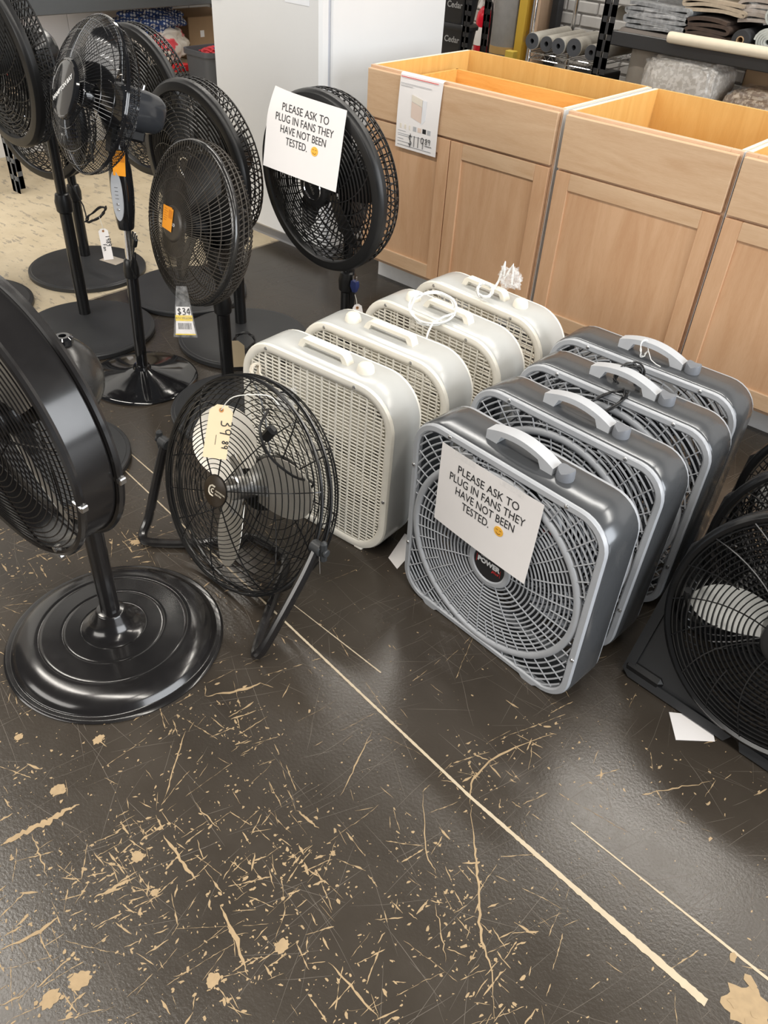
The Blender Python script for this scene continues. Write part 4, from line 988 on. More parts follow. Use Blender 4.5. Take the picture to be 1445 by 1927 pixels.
# ================================================================== tags, stickers, cards, cords
def frame(bottom, top, face):
    b, t_ = Vector(bottom), Vector(top); y = (t_-b).normalized(); z = Vector(face); z = (z-y*z.dot(y)).normalized(); x = y.cross(z); o = (b+t_)/2
    return Matrix(((x.x, y.x, z.x, o.x), (x.y, y.y, z.y, o.y), (x.z, y.z, z.z, o.z), (0, 0, 0, 1))), (t_-b).length
def hang_tag(label, bottom, top, face, w, m, hole=True, string=None, cat='price tag'):
    M, H = frame(bottom, top, face); t = thing('price_tag', label, cat); t.matrix_world = M
    q = MB(); c = w*.28; q.prism([(-w/2, -H/2), (w/2, -H/2), (w/2, H/2-c), (w/2-c, H/2), (-w/2+c, H/2), (-w/2, H/2-c)], -.0003, .0003); build(q, 'card', m, t)
    if hole:
        q = MB(); q.M = T(0, H/2-.012, .0003); q.lathe([(.0022, 0), (.0052, 0), (.0052, .0006), (.0022, .0006)], 16, True); build(q, 'eyelet', mat('eyelet_brown', (.45, .2, .06), .6), t)
        q = MB(); q.M = T(0, H/2-.012, .0004); q.cyl(.0022, 0, .0003, 10); build(q, 'hole', INK, t)
    if string:
        Mi = M.inverted(); q = MB(); q.tube(smooth_path([tuple(Mi @ Vector(p)) for p in string], 5), .0012, 5); build(q, 'string', mat('string_white', (.8, .78, .72), .8), t)
    return t, H
tg, H = hang_tag('manila price tag reading 39.89 tied to the black wire floor fan', (1.168, -1.750, .445), (1.122, -1.682, .532), (.55, -.6, .58), .052, MANILA, string=[(1.125, -1.690, .522), (1.150, -1.67, .56), (1.20, -1.62, .565), (1.215, -1.60, .54)])
hand('39', .024, INK, tg, T(.004, .028, .0006) @ RZ(-90), w=.75, pen=.05); hand('89', .013, INK, tg, T(.012, -.018, .0006) @ RZ(-90), w=.75, pen=.09)
q = MB(); q.box(-.0035, -.0025, -.030, -.008, .0003, .0007); build(q, 'underline', INK, tg)
tg, H = hang_tag('white handwritten tag hanging by the cord over the dusty plate', (-.712, -.845, .095), (-.800, -.80, .195), (.75, -.5, .45), .04, PAPER, string=[(-.795, -.80, .185), (-.80, -.80, .21), (-.83, -.79, .235)])
hand('1989', .018, INK, tg, T(.005, .038, .0006) @ RZ(-90), w=.7, pen=.08); hand('Fan', .015, INK, tg, T(-.012, .0, .0006) @ RZ(-90), w=.7, pen=.08)
q = MB(); q.M = T(-.852, -.744, .0242) @ RZ(12); q.box(-.05, .05, -.035, .035, 0, .001); tag(build(q, 'care_label', mat('label_taupe', (.42, .37, .31), .7, var=.15, scale=60)), 'small brownish paper label lying on the dusty fan plate', 'label')
tg, H = hang_tag('white numbered tag hanging under the blue plug of the notice-bearing fan', (.672, -.742, .255), (.650, -.742, .325), (.8, -.55, .3), .032, PAPER, string=[(.652, -.742, .315), (.642, -.735, .335), (.63, -.735, .36)])
hand('19', .014, INK, tg, T(-.006, -.012, .0006) @ RZ(-20), w=.7, pen=.06)
tg, H = hang_tag('plain manila tag hanging behind the pole of the dusty ribbed fan', (.285, -.985, .03), (.285, -.985, .135), (.8, -.6, .2), .075, MANILA, hole=False)
# clear pouch with yellow card on the ribbed fan
M, H = frame((.400, -1.262, .283), (.372, -1.238, .440), (.62, -.70, .3)); t = thing('price_tag', 'clear plastic pouch tag with yellow stripe and barcode on ribbed fan', 'price tag'); t.matrix_world = M
q = MB(); q.prism([(-.038, -.079), (.038, -.079), (.016, .079), (-.016, .079)], .0012, .0015); build(q, 'pouch', TAPE, t)
q = MB(); q.prism([(-.030, -.068), (.032, -.068), (.020, .016), (-.022, .016)], 0, .0006); build(q, 'card', PAPER, t)
q = MB(); q.box(-.0265, .0265, -.028, -.010, .0006, .0009); build(q, 'yellow_stripe', mat('print_yellow', (.88, .65, .03), .5), t)
q = MB(); q.box(-.031, .033, -.072, -.068, .0002, .0009); build(q, 'yellow_edge', MATS['print_yellow'], t)
lettering('RTV YELLOW', .0085, INK, t, T(0, -.022, .0009), depth=.0002); hand('$34', .019, INK, t, T(-.020, -.008, .0007), w=.75, pen=.08)
q = MB()
for i in range(22): q.box(-.020+i*.0019, -.020+i*.0019+random.choice((.0006, .0011)), -.054, -.034, .0006, .0009)
build(q, 'barcode', INK, t)
def sticker(label, M, w, h, tilt=0):
    t = thing('price_sticker', label, 'sticker', group='orange price stickers'); t.matrix_world = M
    q = MB(); q.box(-w/2, w/2, -h/2, h/2, 0, .0004); build(q, 'label_sheet', ORANGE, t)
    q = MB()
    for i in range(9): q.box(w*.08+i*w*.042, w*.08+i*w*.042+random.choice((.0004, .0008)), h*.05, h*.42, .0004, .0006)
    for k in range(6): q.box(-w*.42, -w*.42+w*random.uniform(.25, .42), h*(.38-.1*k), h*(.38-.1*k)+.001, .0004, .0006)
    build(q, 'print', mat('sticker_ink', (.5, .13, .01), .6), t)
    return t
def wm(k): o, HM = fans[k]; return Matrix.Translation(o.location) @ Matrix.Rotation(o.rotation_euler.z, 4, 'Z') @ HM
FH = wm('F')
sticker('orange price sticker on the hub of the dusty ribbed fan', FH @ T(-.016, .012, .0606) @ RZ(-3), .052, .066)
sticker('second orange sticker peeking out under another on the ribbed fan hub', FH @ T(-.021, .016, .0598) @ RZ(2), .048, .060)
LMW = T(.089, -1.245, 0) @ RZ(-8) @ RY(2.2) @ RX(-1.0) @ RZ(44)
sticker('orange price sticker on the black control column of the wire fan', LMW @ RZ(14) @ T(.004, -.0350, .752) @ RX(90) @ RZ(-4), .036, .072)
def card(label, pts, m=PAPER, z=.0012):
    q = MB(); q.prism(pts, z-.0006, z); return tag(build(q, 'loose_card', m), label, 'card')
card('white card on the floor between the white and grey box fans', [(1.345, -1.335), (1.392, -1.352), (1.368, -1.222), (1.310, -1.225)], PAPER)
card('white card corner sticking out from under the black square-framed fan', [(2.150, -1.270), (2.196, -1.330), (2.262, -1.272), (2.225, -1.215)], PAPER)
def coil(label, c, R, loops, r, m, axis=(0, 0, 1), squash=.6, tails=(), cat='cord', name='cord_coil', plug=None, seed=1, jit=.12):
    rg = random.Random(seed); z = Vector(axis).normalized(); x = z.orthogonal().normalized(); y = z.cross(x); pts = []
    for i in range(int(loops*14)):
        a = 2*PI*i/14; rr_ = R*(1+rg.uniform(-jit, jit)); pts.append(tuple(Vector(c)+x*rr_*math.cos(a)+y*rr_*squash*math.sin(a)+z*(rg.uniform(-.5, .5)*r*5)))
    t = thing(name, label, cat, c); q = MB(); q.M = T(*[-v for v in c]); q.tube(smooth_path(pts+list(tails), 2), r, 5); build(q, 'cable', m, t)
    if plug: q = MB(); q.M = T(*[-v for v in c]) @ T(*plug); q.box(-.009, .009, -.007, .007, -.014, .014, .003); build(q, 'plug', m, t)
    return t
CORDW = mat('cord_white', (.82, .82, .80), .4); CORDB = mat('cord_black', (.014, .014, .015), .45); CORDC = mat('cord_cream', (.74, .68, .58), .6); BLUE = mat('plug_blue', (.02, .035, .14), .45)
coil('white cord looped over the handle of the third white box fan', (1.120, -.945, .535), .062, 3, .0032, CORDW, (.45, -.5, .74), .75, tails=[(1.16, -.99, .52), (1.165, -1.02, .48)], seed=3, jit=.08)
coil('small white cord coil on the handle of the rearmost white fan', (1.145, -.735, .535), .022, 4, .0034, CORDW, (.5, -.6, .6), .9, tails=[(1.14, -.66, .54), (1.15, -.655, .60), (1.155, -.655, .55), (1.175, -.65, .60), (1.18, -.65, .54)], seed=4)
coil('coiled black cord resting on the front of the third grey box fan', (1.70, -1.018, .515), .060, 5, .0026, CORDB, (.2, -.75, .6), .32, seed=5)
coil('bundled black cord tucked by the handle of the third grey fan', (1.705, -.915, .552), .034, 8, .0024, CORDB, (.62, -.75, .3), .8, seed=6, jit=.2)
coil('thin white tie around the handle of the rearmost grey fan', (1.665, -.765, .56), .022, 2, .0012, CORDW, (1, 0, .2), 1.0, tails=[(1.70, -.79, .55), (1.73, -.795, .545)], seed=8)
coil('black cord bundle on the plate behind the dusty ribbed fan', (.19, -.86, .055), .04, 6, .003, CORDB, (.5, -.6, .6), .8, tails=[(.24, -.93, .03), (.27, -.97, .03)], seed=9)
coil('cream rope-like cord bundle against the front white box fan', (.905, -1.405, .425), .018, 9, .0028, CORDC, (.9, .1, .4), .7, tails=[(.93, -1.41, .43), (.96, -1.41, .41)], seed=10)
coil('loose black cord hanging from the pole on the cream floor', (-.85, -.79, .24), .055, 4, .0032, CORDB, (.35, -.8, .5), .3, tails=[(-.93, -.80, .26), (-.96, -.83, .36), (-.955, -.84, .42)], seed=12, cat='cord')
t = thing('power_plug', 'blue two-pin plug dangling beside the pole of the notice-bearing fan', 'plug', (.632, -.735, .385))
q = MB(); q.loft([[(-.011, -.008, .014), (.011, -.008, .014), (.011, .008, .014), (-.011, .008, .014)], [(-.013, -.009, -.004), (.013, -.009, -.004), (.013, .009, -.004), (-.013, .009, -.004)], [(-.006, -.006, -.024), (.006, -.006, -.024), (.006, .006, -.024), (-.006, .006, -.024)]]); build(q, 'plug_body', BLUE, t)
q = MB(); q.box(-.008, -.006, -.003, .003, .014, .030); q.box(.006, .008, -.003, .003, .014, .030); build(q, 'prongs', ZINC, t)
q = MB(); q.tube(smooth_path([(0, 0, -.022), (-.002, 0, -.05), (-.012, .004, -.09), (-.012, .006, .02), (-.008, .004, .12)], 5), .003, 6); build(q, 'cable', CORDB, t)
def blob(mb, c, s, amp, freq, seed=0, pw=.5, sub=4, flat=None):
    bm = bmesh.new(); bmesh.ops.create_icosphere(bm, subdivisions=sub, radius=1)
    for v in bm.verts:
        d = v.co.normalized(); p = Vector([math.copysign(abs(x)**pw, x) for x in d]); m_ = max(abs(x) for x in p); p = p/(sum(abs(x)**(1/pw*1.2) for x in p)**(pw/1.2)) if pw < .9 else d
        n_ = mnoise.noise(d*freq+Vector((seed*3.1, seed*1.7, 0)))*amp+mnoise.noise(d*freq*2.7+Vector((seed, 5, 0)))*amp*.5
        p = Vector((p.x*s[0], p.y*s[1], p.z*s[2]))*(1+n_)
        if flat is not None: p.z = max(p.z, flat)
        v.co = p+Vector(c)
    mb.add_bm(bm)
q = MB(); blob(q, (0, 0, 0), (.022, .014, .045), .5, 3.5, 3, .9, 4); o = build(q, 'plastic_bag', BAGC, None, T(1.035, -1.415, .40) @ RY(38), 80, False); tag(o, 'small crumpled clear bag between the wire fan and front white fan', 'plastic bag')
q = MB(); blob(q, (0, 0, 0), (.035, .02, .03), .5, 3.5, 5, .9, 4); o = build(q, 'plastic_bag', BAGC, None, T(1.175, -.655, .56), 80, False); tag(o, 'clear bag with cord behind the handle of the rearmost white fan', 'plastic bag')

# ================================================================== background, left: steel shelf with goods
SHELFG = mat('shelf_grey', (.075, .08, .085), .45, var=.06)
t = thing('storage_shelf', 'dark grey steel storage shelf along the white panelled wall', 'shelf', (-2.03, 0, 0))
def slotted_post(par, x, y, z1, m, wx=.042, wy=.042, depth_dir=1, pitch=.06, solid=.55):
    # angle post: two slotted flanges made of strips and bridges
    q = MB()
    for flange in (0, 1):
        for k in range(int(z1/pitch)+1):
            z0 = k*pitch; zt = min(z1, z0+pitch*solid)
            if flange == 0: q.box(x, x+wx, y, y+.003, z0, zt)
            else: q.box(x, x+.003, y, y+depth_dir*wy if depth_dir > 0 else y, z0, zt)
        if flange == 0: q.box(x, x+wx*.40, y, y+.003, 0, z1); q.box(x+wx*.62, x+wx, y, y+.003, 0, z1)
        else: q.box(x, x+.003, y, y+wy*.40, 0, z1); q.box(x, x+.003, y+wy*.62, y+wy, 0, z1)
    q.box(x, x+.006, y, y+.006, 0, z1)
    return build(q, 'post', m, par)
slotted_post(t, -.04, -.565, 1.9, mat('post_grey', (.11, .12, .135), .45), .075, .07, 1, .09, .72); slotted_post(t, -.60, -.555, 1.9, SHELFG, .045, .045); slotted_post(t, -.04, 1.30, 1.9, SHELFG); slotted_post(t, -.60, 1.30, 1.9, SHELFG)
for z in (.40, .80, 1.4):
    for xx in (-.025, -.60):
        q = MB(); q.box(xx, xx+.022, -.51, 1.30, z, z+.085 if z > .5 else z+.06, .004); build(q, 'beam', SHELFG, t)
    q = MB(); q.box(-.60, -.025, -.51, 1.30, z+.055, z+.067); build(q, 'deck', mat('deck_board', (.42, .33, .23), .8), t)
def pattern(name, c1, c2, scale, rot=.6):
    m, N, L, b = nt_new(name); tc = N.new('ShaderNodeTexCoord'); mp = N.new('ShaderNodeMapping'); mp.inputs['Rotation'].default_value = (.3, .2, rot)
    ck = N.new('ShaderNodeTexVoronoi'); ck.inputs['Scale'].default_value = scale; ck.inputs['Randomness'].default_value = .25
    L.new(tc.outputs['Object'], mp.inputs[0]); L.new(mp.outputs[0], ck.inputs['Vector'])
    rp = N.new('ShaderNodeValToRGB'); rp.color_ramp.interpolation = 'CONSTANT'; rp.color_ramp.elements[0].color = c1+(1,); rp.color_ramp.elements[1].color = c2+(1,); rp.color_ramp.elements[1].position = .42
    L.new(ck.outputs['Distance'], rp.inputs[0]); L.new(rp.outputs[0], b.inputs['Base Color']); b.inputs['Roughness'].default_value = .9
    MATS[name] = m; return m
def splotch(name, c1, c2, scale, th, rough=.4, coat=0):
    m, N, L, b = nt_new(name); tc = N.new('ShaderNodeTexCoord'); nz_ = N.new('ShaderNodeTexNoise'); nz_.inputs['Scale'].default_value = scale; nz_.inputs['Detail'].default_value = 3
    L.new(tc.outputs['Object'], nz_.inputs['Vector']); rp = N.new('ShaderNodeValToRGB'); rp.color_ramp.elements[0].position = th; rp.color_ramp.elements[1].position = th+.04
    rp.color_ramp.elements[0].color = c1+(1,); rp.color_ramp.elements[1].color = c2+(1,); L.new(nz_.outputs['Fac'], rp.inputs[0]); L.new(rp.outputs[0], b.inputs['Base Color']); b.inputs['Roughness'].default_value = rough; b.inputs['Coat Weight'].default_value = coat
    MATS[name] = m; return m
DECK = .467
def boxthing(name, label, cat, x0, x1, y0, y1, z0, z1, m, c=.004, flap=None):
    t = thing(name, label, cat, ((x0+x1)/2, (y0+y1)/2, z0)); q = MB(); w_, d_, h_ = x1-x0, y1-y0, z1-z0
    q.box(-w_/2, w_/2, -d_/2, d_/2, 0, h_, c); b = build(q, 'body', m, t); return t, w_, d_, h_
KRAFT = mat('cardboard', (.33, .22, .125), .8, var=.08)
q = MB(); blob(q, (0, 0, 0), (.17, .19, .13), .22, 2.2, 2, .75, 5, -.115); o = build(q, 'plastic_bag', splotch('bag_white_red', (.80, .74, .66), (.75, .08, .10), 9, .60, .25), None, T(-2.27, .60, DECK+.115), 60); tag(o, 'stuffed white plastic bag with red print on the steel shelf', 'plastic bag')
q = MB(); blob(q, (0, 0, 0), (.17, .24, .09), .3, 2.4, 7, .8, 5); o = build(q, 'fabric_bundle', pattern('blue_white_cloth', (.62, .68, .76), (.03, .07, .24), 55), None, T(-2.30, .585, .70), 60); tag(o, 'bundle of blue and white patterned cloth on top of stuffed bag', 'cloth')
t, w_, d_, h_ = boxthing('cardboard_box', 'brown cardboard box with small labels behind the plastic bag', 'box', -2.62, -2.30, .86, 1.26, DECK, .70, KRAFT)
for y, z, m_, s in ((-.10, .14, WHITE, .030), (.03, .10, INK, .034), (.05, .17, INK, .02)): q = MB(); q.box(w_/2-.0005, w_/2+.0006, y-s/2, y+s/2, z-s*.6, z+s*.6); build(q, 'label', m_, t)
t, w_, d_, h_ = boxthing('red_carton', 'small bright red carton on the shelf below the stuffed bag', 'box', -2.10, -2.05, .56, .66, .467, .505, mat('carton_red', (.62, .02, .025), .45))
lettering('Cedar', .012, WHITE, t, T(w_/2+.0006, 0, .018) @ RZ(90) @ RX(90), depth=.0004)
t, w_, d_, h_ = boxthing('red_lid_tub', 'shallow tub with red lid on the shelf behind tall fans', 'tub', -2.55, -2.30, -.30, .05, DECK, .52, mat('tub_red', (.45, .06, .05), .5), .015)
boxthing('blue_bin', 'blue bin at the top edge standing on the upper shelf deck', 'bin', -2.45, -2.06, -.30, .25, .867, 1.12, mat('bin_blue', (.02, .07, .35), .4), .02)
# grey tote / trash can standing before the shelf
t = thing('waste_bin', 'dark grey plastic bin with coloured cloth inside, next to the freezer', 'bin', (-1.86, .72, 0))
BING = mat('bin_grey', (.085, .09, .1), .5)
q = MB(); rq = lambda s, z: [(x*s, y*s, z) for x, y in [(p[0], p[1]-.16) for p in rr(.24, .32, .05, 0, 5)]]
q.loft([rq(.80, 0), rq(.98, .58), rq(1.06, .585), rq(1.06, .61), rq(.98, .61), rq(.95, .58), rq(.78, .02)], True, True); build(q, 'body', BING, t)
q = MB(); blob(q, (0, 0, .585), (.09, .12, .04), .4, 3, 4, .8, 4); build(q, 'red_cloth', mat('cloth_red', (.5, .04, .05), .8), t)
q = MB(); blob(q, (.02, .03, .60), (.07, .08, .035), .4, 3, 6, .8, 4); build(q, 'navy_cloth', mat('cloth_navy', (.02, .03, .12), .8), t)
q = MB(); q.M = T(.115, -.06, .33) @ RY(90); q.lathe([(.006, 0), (.010, 0), (.010, .002), (.006, .002)], 18, True); build(q, 'logo_ring', WHITE, t)
# ================================================================== background, right
RACKB = mat('rack_black', (.014, .014, .015), .4)
t = thing('storage_rack', 'black steel rack holding rolled rugs behind the cabinets', 'shelf', (0, 1.5, 0))
slotted_post(t, .145, 0, 1.9, RACKB, .072, .072, 1, .075, .66); slotted_post(t, .165, .58, 1.9, RACKB, .05, .05, 1, .062); slotted_post(t, 2.2, 0, 1.9, RACKB); slotted_post(t, 2.2, .58, 1.9, RACKB)
for z in (.14, .86, 1.5):
    for yy in (0, .60):
        q = MB(); q.box(.21, 2.2, yy, yy+.03, z, z+.062, .004); build(q, 'beam', RACKB, t)
    q = MB(); q.box(.21, 2.2, .03, .60, z+.045, z+.058); build(q, 'deck', mat('deck_ply', (.55, .42, .28), .8), t)
    q = MB(); q.box(.175, .195, .03, .60, z, z+.05); build(q, 'side_brace', RACKB, t)
TOPZ = .920
def ribbon(q, path, th, y0, y1):
    # thick strip following a path in the xz plane, extruded along y
    n = len(path); A = []; B = []
    for i, p in enumerate(path):
        a = path[max(i-1, 0)]; b = path[min(i+1, n-1)]; dx, dz = b[0]-a[0], b[1]-a[1]; l = math.hypot(dx, dz) or 1; nx, nz_ = -dz/l*th/2, dx/l*th/2
        A.append((p[0]+nx, p[1]+nz_)); B.append((p[0]-nx, p[1]-nz_))
    vs = [(x, y0, z) for x, z in A]+[(x, y0, z) for x, z in B]+[(x, y1, z) for x, z in A]+[(x, y1, z) for x, z in B]; fs = []
    for i in range(n-1): fs += [(i, i+1, n+i+1, n+i), (2*n+i+1, 2*n+i, 3*n+i, 3*n+i+1), (i+1, i, 2*n+i, 2*n+i+1), (n+i, n+i+1, 3*n+i+1, 3*n+i)]
    fs += [(0, n, 3*n, 2*n), (n-1, 3*n-1, 4*n-1, 2*n-1)]
    q.add(vs, fs)
def folded(W, n, th, sag=0):
    pts = []
    for k in range(n):
        z = k*th*1.12+th/2; xs = [-W/2+th, -W/6, W/6, W/2-th]
        if k % 2: xs = xs[::-1]
        pts += [(x, z+sag*math.sin((x/W+.5)*PI)+.003*math.sin(k*2+x*20)) for x in xs]
        if k < n-1:
            e = 1 if k % 2 == 0 else -1; pts.append((e*(W/2-th*.2), z+th*.56))
    return smooth_path(pts, 3)
def spiral(R, th, turns, flat=1):
    n = int(turns*18); return [((.012+(R-.012)*i/n)*math.cos(2*PI*i/18), flat*(.012+(R-.012)*i/n)*math.sin(2*PI*i/18)) for i in range(n+1)]
def rug(name, label, path, th, loc, L_, m, wrap=False, rz=0, group='rugs on the black rack'):
    t = thing(name, label, 'rug', loc, R_(rz), group); q = MB(); ribbon(q, path, th, 0, L_); build(q, 'rug_layers', m, t, None, 50)
    if wrap:
        xs = [p[0] for p in path]; zs = [p[1] for p in path]; q = MB(); blob(q, ((min(xs)+max(xs))/2, L_/2, (min(zs)+max(zs))/2), ((max(xs)-min(xs))/2+.022, L_/2+.03, (max(zs)-min(zs))/2+.015), .12, 5, 3, .5, 4); build(q, 'plastic_wrap', TAPE, t, None, 70)
    return t
STRIPE = mat('rug_grey_weave', (.20, .205, .21), .9, var=.9, scale=55)
rug('folded_rug', 'folded grey woven rug in clear plastic beside the rack post', folded(.32, 6, .016), .014, (.405, 1.53, TOPZ+.022), .45, STRIPE, True)
q = MB(); q.loft([[(0, 0, 0), (.30, 0, 0), (.30, .2, 0), (0, .2, 0)], [(.01, .01, .018), (.28, .02, .014), (.28, .18, .014), (.01, .19, .018)]]); tag(build(q, 'flat_mat', mat('mat_brown', (.10, .085, .075), .8), None, T(.24, 1.51, TOPZ)), 'thin dark mat lying under the grey woven rug', 'mat')
rug('folded_rug', 'dark brown folded rugs stacked beside the rolled black one', folded(.21, 5, .017, .008), .014, (.665, 1.53, TOPZ+.006), .40, mat('rug_brown', (.045, .028, .02), .9, var=.7, scale=30))
t = thing('rolled_mat', 'black rolled mat with a cardboard core on the rack deck', 'rug roll', (.835, 1.52, TOPZ+.042), 0, 'rugs on the black rack')
q = MB(); q.M = RX(-90); q.lathe([(.017, 0), (.040, 0), (.042, .004), (.042, .40), (.017, .40)], 28, True); build(q, 'roll', mat('mat_black', (.016, .017, .02), .7), t)
q = MB(); q.M = RX(-90); q.lathe([(.013, -.003), (.017, -.003), (.017, .40), (.013, .40)], 20, True); build(q, 'core', KRAFT, t)
RUGG = mat('rug_sage', (.36, .38, .36), .9, var=.5, scale=40)
rug('rolled_rug', 'lower rolled pale grey rug at the picture edge on the rack', spiral(.062, .01, 4.5, .8), .009, (.955, 1.53, TOPZ+.052), .45, RUGG)
rug('rolled_rug', 'upper rolled pale grey rug resting on another at picture edge', spiral(.058, .01, 4, .75), .009, (.965, 1.53, TOPZ+.150), .45, RUGG)
rug('folded_rug', 'beige folded rug on top of the brown rugs at picture top', folded(.30, 3, .016, .01), .014, (.66, 1.56, TOPZ+.115), .42, mat('rug_beige', (.33, .27, .20), .9, var=.3, scale=50))
rug('folded_rug', 'taupe rug wrapped in plastic above the rolled rugs at top edge', folded(.20, 5, .016, .01), .014, (.86, 1.58, TOPZ+.100), .40, mat('rug_taupe', (.28, .24, .21), .9, var=.3, scale=50), True)
t = thing('paper_roll', 'long cream paper roll lying along the front of the rack deck', 'paper roll', (.52, 1.475, TOPZ+.016))
q = MB(); q.M = RY(90); q.lathe([(.0001, 0), (.022, 0), (.024, .01), (.024, .75), (.0001, .75)], 20); build(q, 'roll', mat('paper_cream', (.62, .55, .43), .8), t, RZ(1))
# bales below the beam, standing on crates
for i, (x0, x1, z1) in enumerate(((.215, .70, .42), (.76, 1.3, .32))):
    t, w_, d_, h_ = boxthing('cardboard_box', ('large closed cardboard box under the grey wrapped bale on the rack', 'wide low cardboard box under the brown speckled bale on the rack')[i], 'box', x0, x1, 1.54, 2.05, .198, .198+z1, KRAFT)
    q = MB(); q.box(-w_/2, w_/2, -.025, .025, h_-.0002, h_+.0008); build(q, 'packing_tape', mat('tape_tan', (.4, .29, .17), .3), t)
PADG = splotch('pad_grey', (.40, .37, .33), (.55, .52, .48), 55, .5, .5, .6); PADB = splotch('pad_brown', (.26, .18, .12), (.50, .40, .30), 60, .5, .5, .5)
def bale(name, label, c, s, m, seed, wrap=True):
    t = thing(name, label, 'bale', (c[0], c[1], c[2]-s[2])); q = MB(); blob(q, (0, 0, s[2]), s, .07, 2.6, seed, .30, 5, None); build(q, 'padding', m, t, None, 60)
    if wrap: q = MB(); blob(q, (0, 0, s[2]), tuple(v*1.03 for v in s), .07, 4.5, seed+1, .30, 5); build(q, 'plastic_wrap', TAPE, t, None, 70)
bale('carpet_pad_bale', 'grey carpet padding bale in clear plastic below the rack beam', (.585, 1.665, .738), (.195, .16, .118), PADG, 3)
bale('carpet_pad_bale', 'brown speckled padding bale in plastic behind the open cabinet', (1.03, 1.68, .645), (.225, .14, .125), PADB, 8)
t = thing('rolled_tarp', 'upright rolled grey-beige canvas beside the black rack post', 'canvas roll', (.325, 1.70, .618))
q = MB(); q.M = T(0, 0, 0); 
pth = [(.012+.062*i/60) for i in range(61)]
vs = []; 
for k, z in enumerate((0, .10, .22)):
    pass
def upspiral(R, turns, h, th):
    n = int(turns*20); b = MB(); inn = []; out = []
    P = [((.010+(R-.010)*i/n)*math.cos(2*PI*i/20), (.010+(R-.010)*i/n)*math.sin(2*PI*i/20)*.85) for i in range(n+1)]
    b.vane([(x, y, 0) for x, y in P], th/2, 0, h); return b
build(upspiral(.085, 4, .245, .010), 'canvas', mat('canvas', (.33, .30, .26), .85), t, RX(-3), 60)
t, w_, d_, h_ = boxthing('cardboard_box', 'plain brown cardboard sheet box behind the bales near picture edge', 'box', .78, 1.45, 1.86, 2.04, .198+.42, .85, KRAFT)
# wire rack with foam rolls
t = thing('wire_rack', 'chrome wire rack holding rolled foam sheets by the brick wall', 'shelf', (0, 1.55, 0))
for x, y in ((-.275, 0), (-.30, .46), (.155, .46), (.14, .0)):
    q = MB(); q.cyl(.0125, 0, 1.7, 14, .002, x, y); build(q, 'post', CHROME, t)
for z in (.30, .755, 1.25):
    q = MB()
    for y in (0, .46):
        for dz in (0, -.028): q.tube([(-.275, y, z+dz), (.15, y, z+dz)], .003, 6)
        q.tube([(-.275+.425*i/18, y, z-(.028 if i % 2 else 0)) for i in range(19)], .0022, 5)
    for x in (-.275, .15):
        for dz in (0, -.028): q.tube([(x, 0, z+dz), (x, .46, z+dz)], .003, 6)
    for i in range(16): x = -.26+.40*i/15; q.tube([(x, 0, z+.003), (x, .46, z+.003)], .002, 5)
    build(q, 'wire_deck', CHROME, t)
FOAM = mat('foam_dark', (.055, .058, .065), .9); FOAMP = mat('foam_print', (.36, .34, .30), .8, var=.2, scale=40)
for i, (x, z, r, lb, rz) in enumerate(((-.252, .804, .039, 'leftmost foam roll on the chrome wire rack', 6), (-.170, .801, .037, 'second foam roll from the chrome post', 5), (-.090, .803, .039, 'middle foam roll with dark wrapped end on wire rack', 3), (-.005, .808, .043, 'fourth foam roll, fattest on the wire rack', 2), (.105, .802, .037, 'rightmost foam roll beside the black rack post', 0))):
    t = thing('foam_roll', lb, 'foam roll', (x, 1.53+.012*(i % 2), z+.004), R_(rz), 'foam rolls on the wire rack')
    q = MB(); q.M = RX(-90); q.lathe([(.012, 0), (r-.002, 0), (r-.002, .41), (.012, .41)], 28, True); build(q, 'foam_layers', FOAM, t)
    q = MB(); q.M = RX(-90); q.lathe([(r-.002, .004), (r, .004), (r, .412), (r-.002, .412)], 28, True); build(q, 'printed_wrap', FOAMP, t)
t = thing('foam_sheet', 'half-open curled grey foam sheet standing on rolls by the post', 'foam sheet', (.105, 1.70, .848))
q = MB(); q.M = RY(90); q.lathe([(.075, -.03), (.081, -.03), (.081, .03), (.075, .03)], 20, True, R_(100), R_(250)); build(q, 'sheet', FOAMP, t, T(.0, 0, .075))
t, w_, d_, h_ = boxthing('black_crate', 'small black lattice crate under the foam rolls on wire rack', 'crate', -.05, .13, 1.60, 1.85, .306, .70, RACKB)
q = MB()
for i in range(10):
    q.tube([(-.09+.018*i, -.126, .30), (-.09+.018*(i+1.6), -.126, .385)], .0015, 4); q.tube([(-.09+.018*(i+1.6), -.126, .30), (-.09+.018*i, -.126, .385)], .0015, 4)
build(q, 'lattice', GKNOB, t)
# tall goods leaning by the brick wall
t = thing('carpet_roll', 'tall grey carpet roll standing by the brick wall', 'carpet roll', (-.84, 2.15, 0))
q = MB(); q.cyl(.088, 0, 1.9, 28, .004); build(q, 'carpet', mat('carpet_grey', (.27, .26, .25), .95, var=.35, scale=12, bump=.3), t)
q = MB(); q.lathe([(.088, 0.62), (.0895, .62), (.0895, .66), (.088, .66)], 28, True); build(q, 'tape_band', mat('band_tan', (.5, .32, .12), .6), t)
def plank(name, label, x, y, w_, d_, h_, m, rz=0):
    t = thing(name, label, name.split('_')[-1], (x, y, 0), R_(rz)); q = MB(); q.box(-w_/2, w_/2, -d_/2, d_/2, 0, h_, .003); build(q, 'board', m, t); return t
YEL = splotch('paint_yellow', (.62, .40, .05), (.45, .30, .10), 12, .6, .6)
plank('yellow_board', 'weathered yellow painted board next to the tall carpet roll', -.715, 2.16, .055, .10, 1.8, YEL)
t = plank('yellow_post', 'thin bright yellow pole between yellow board and wooden board', -.665, 2.19, .022, .022, 1.8, mat('pole_yellow', (.75, .5, .03), .5))
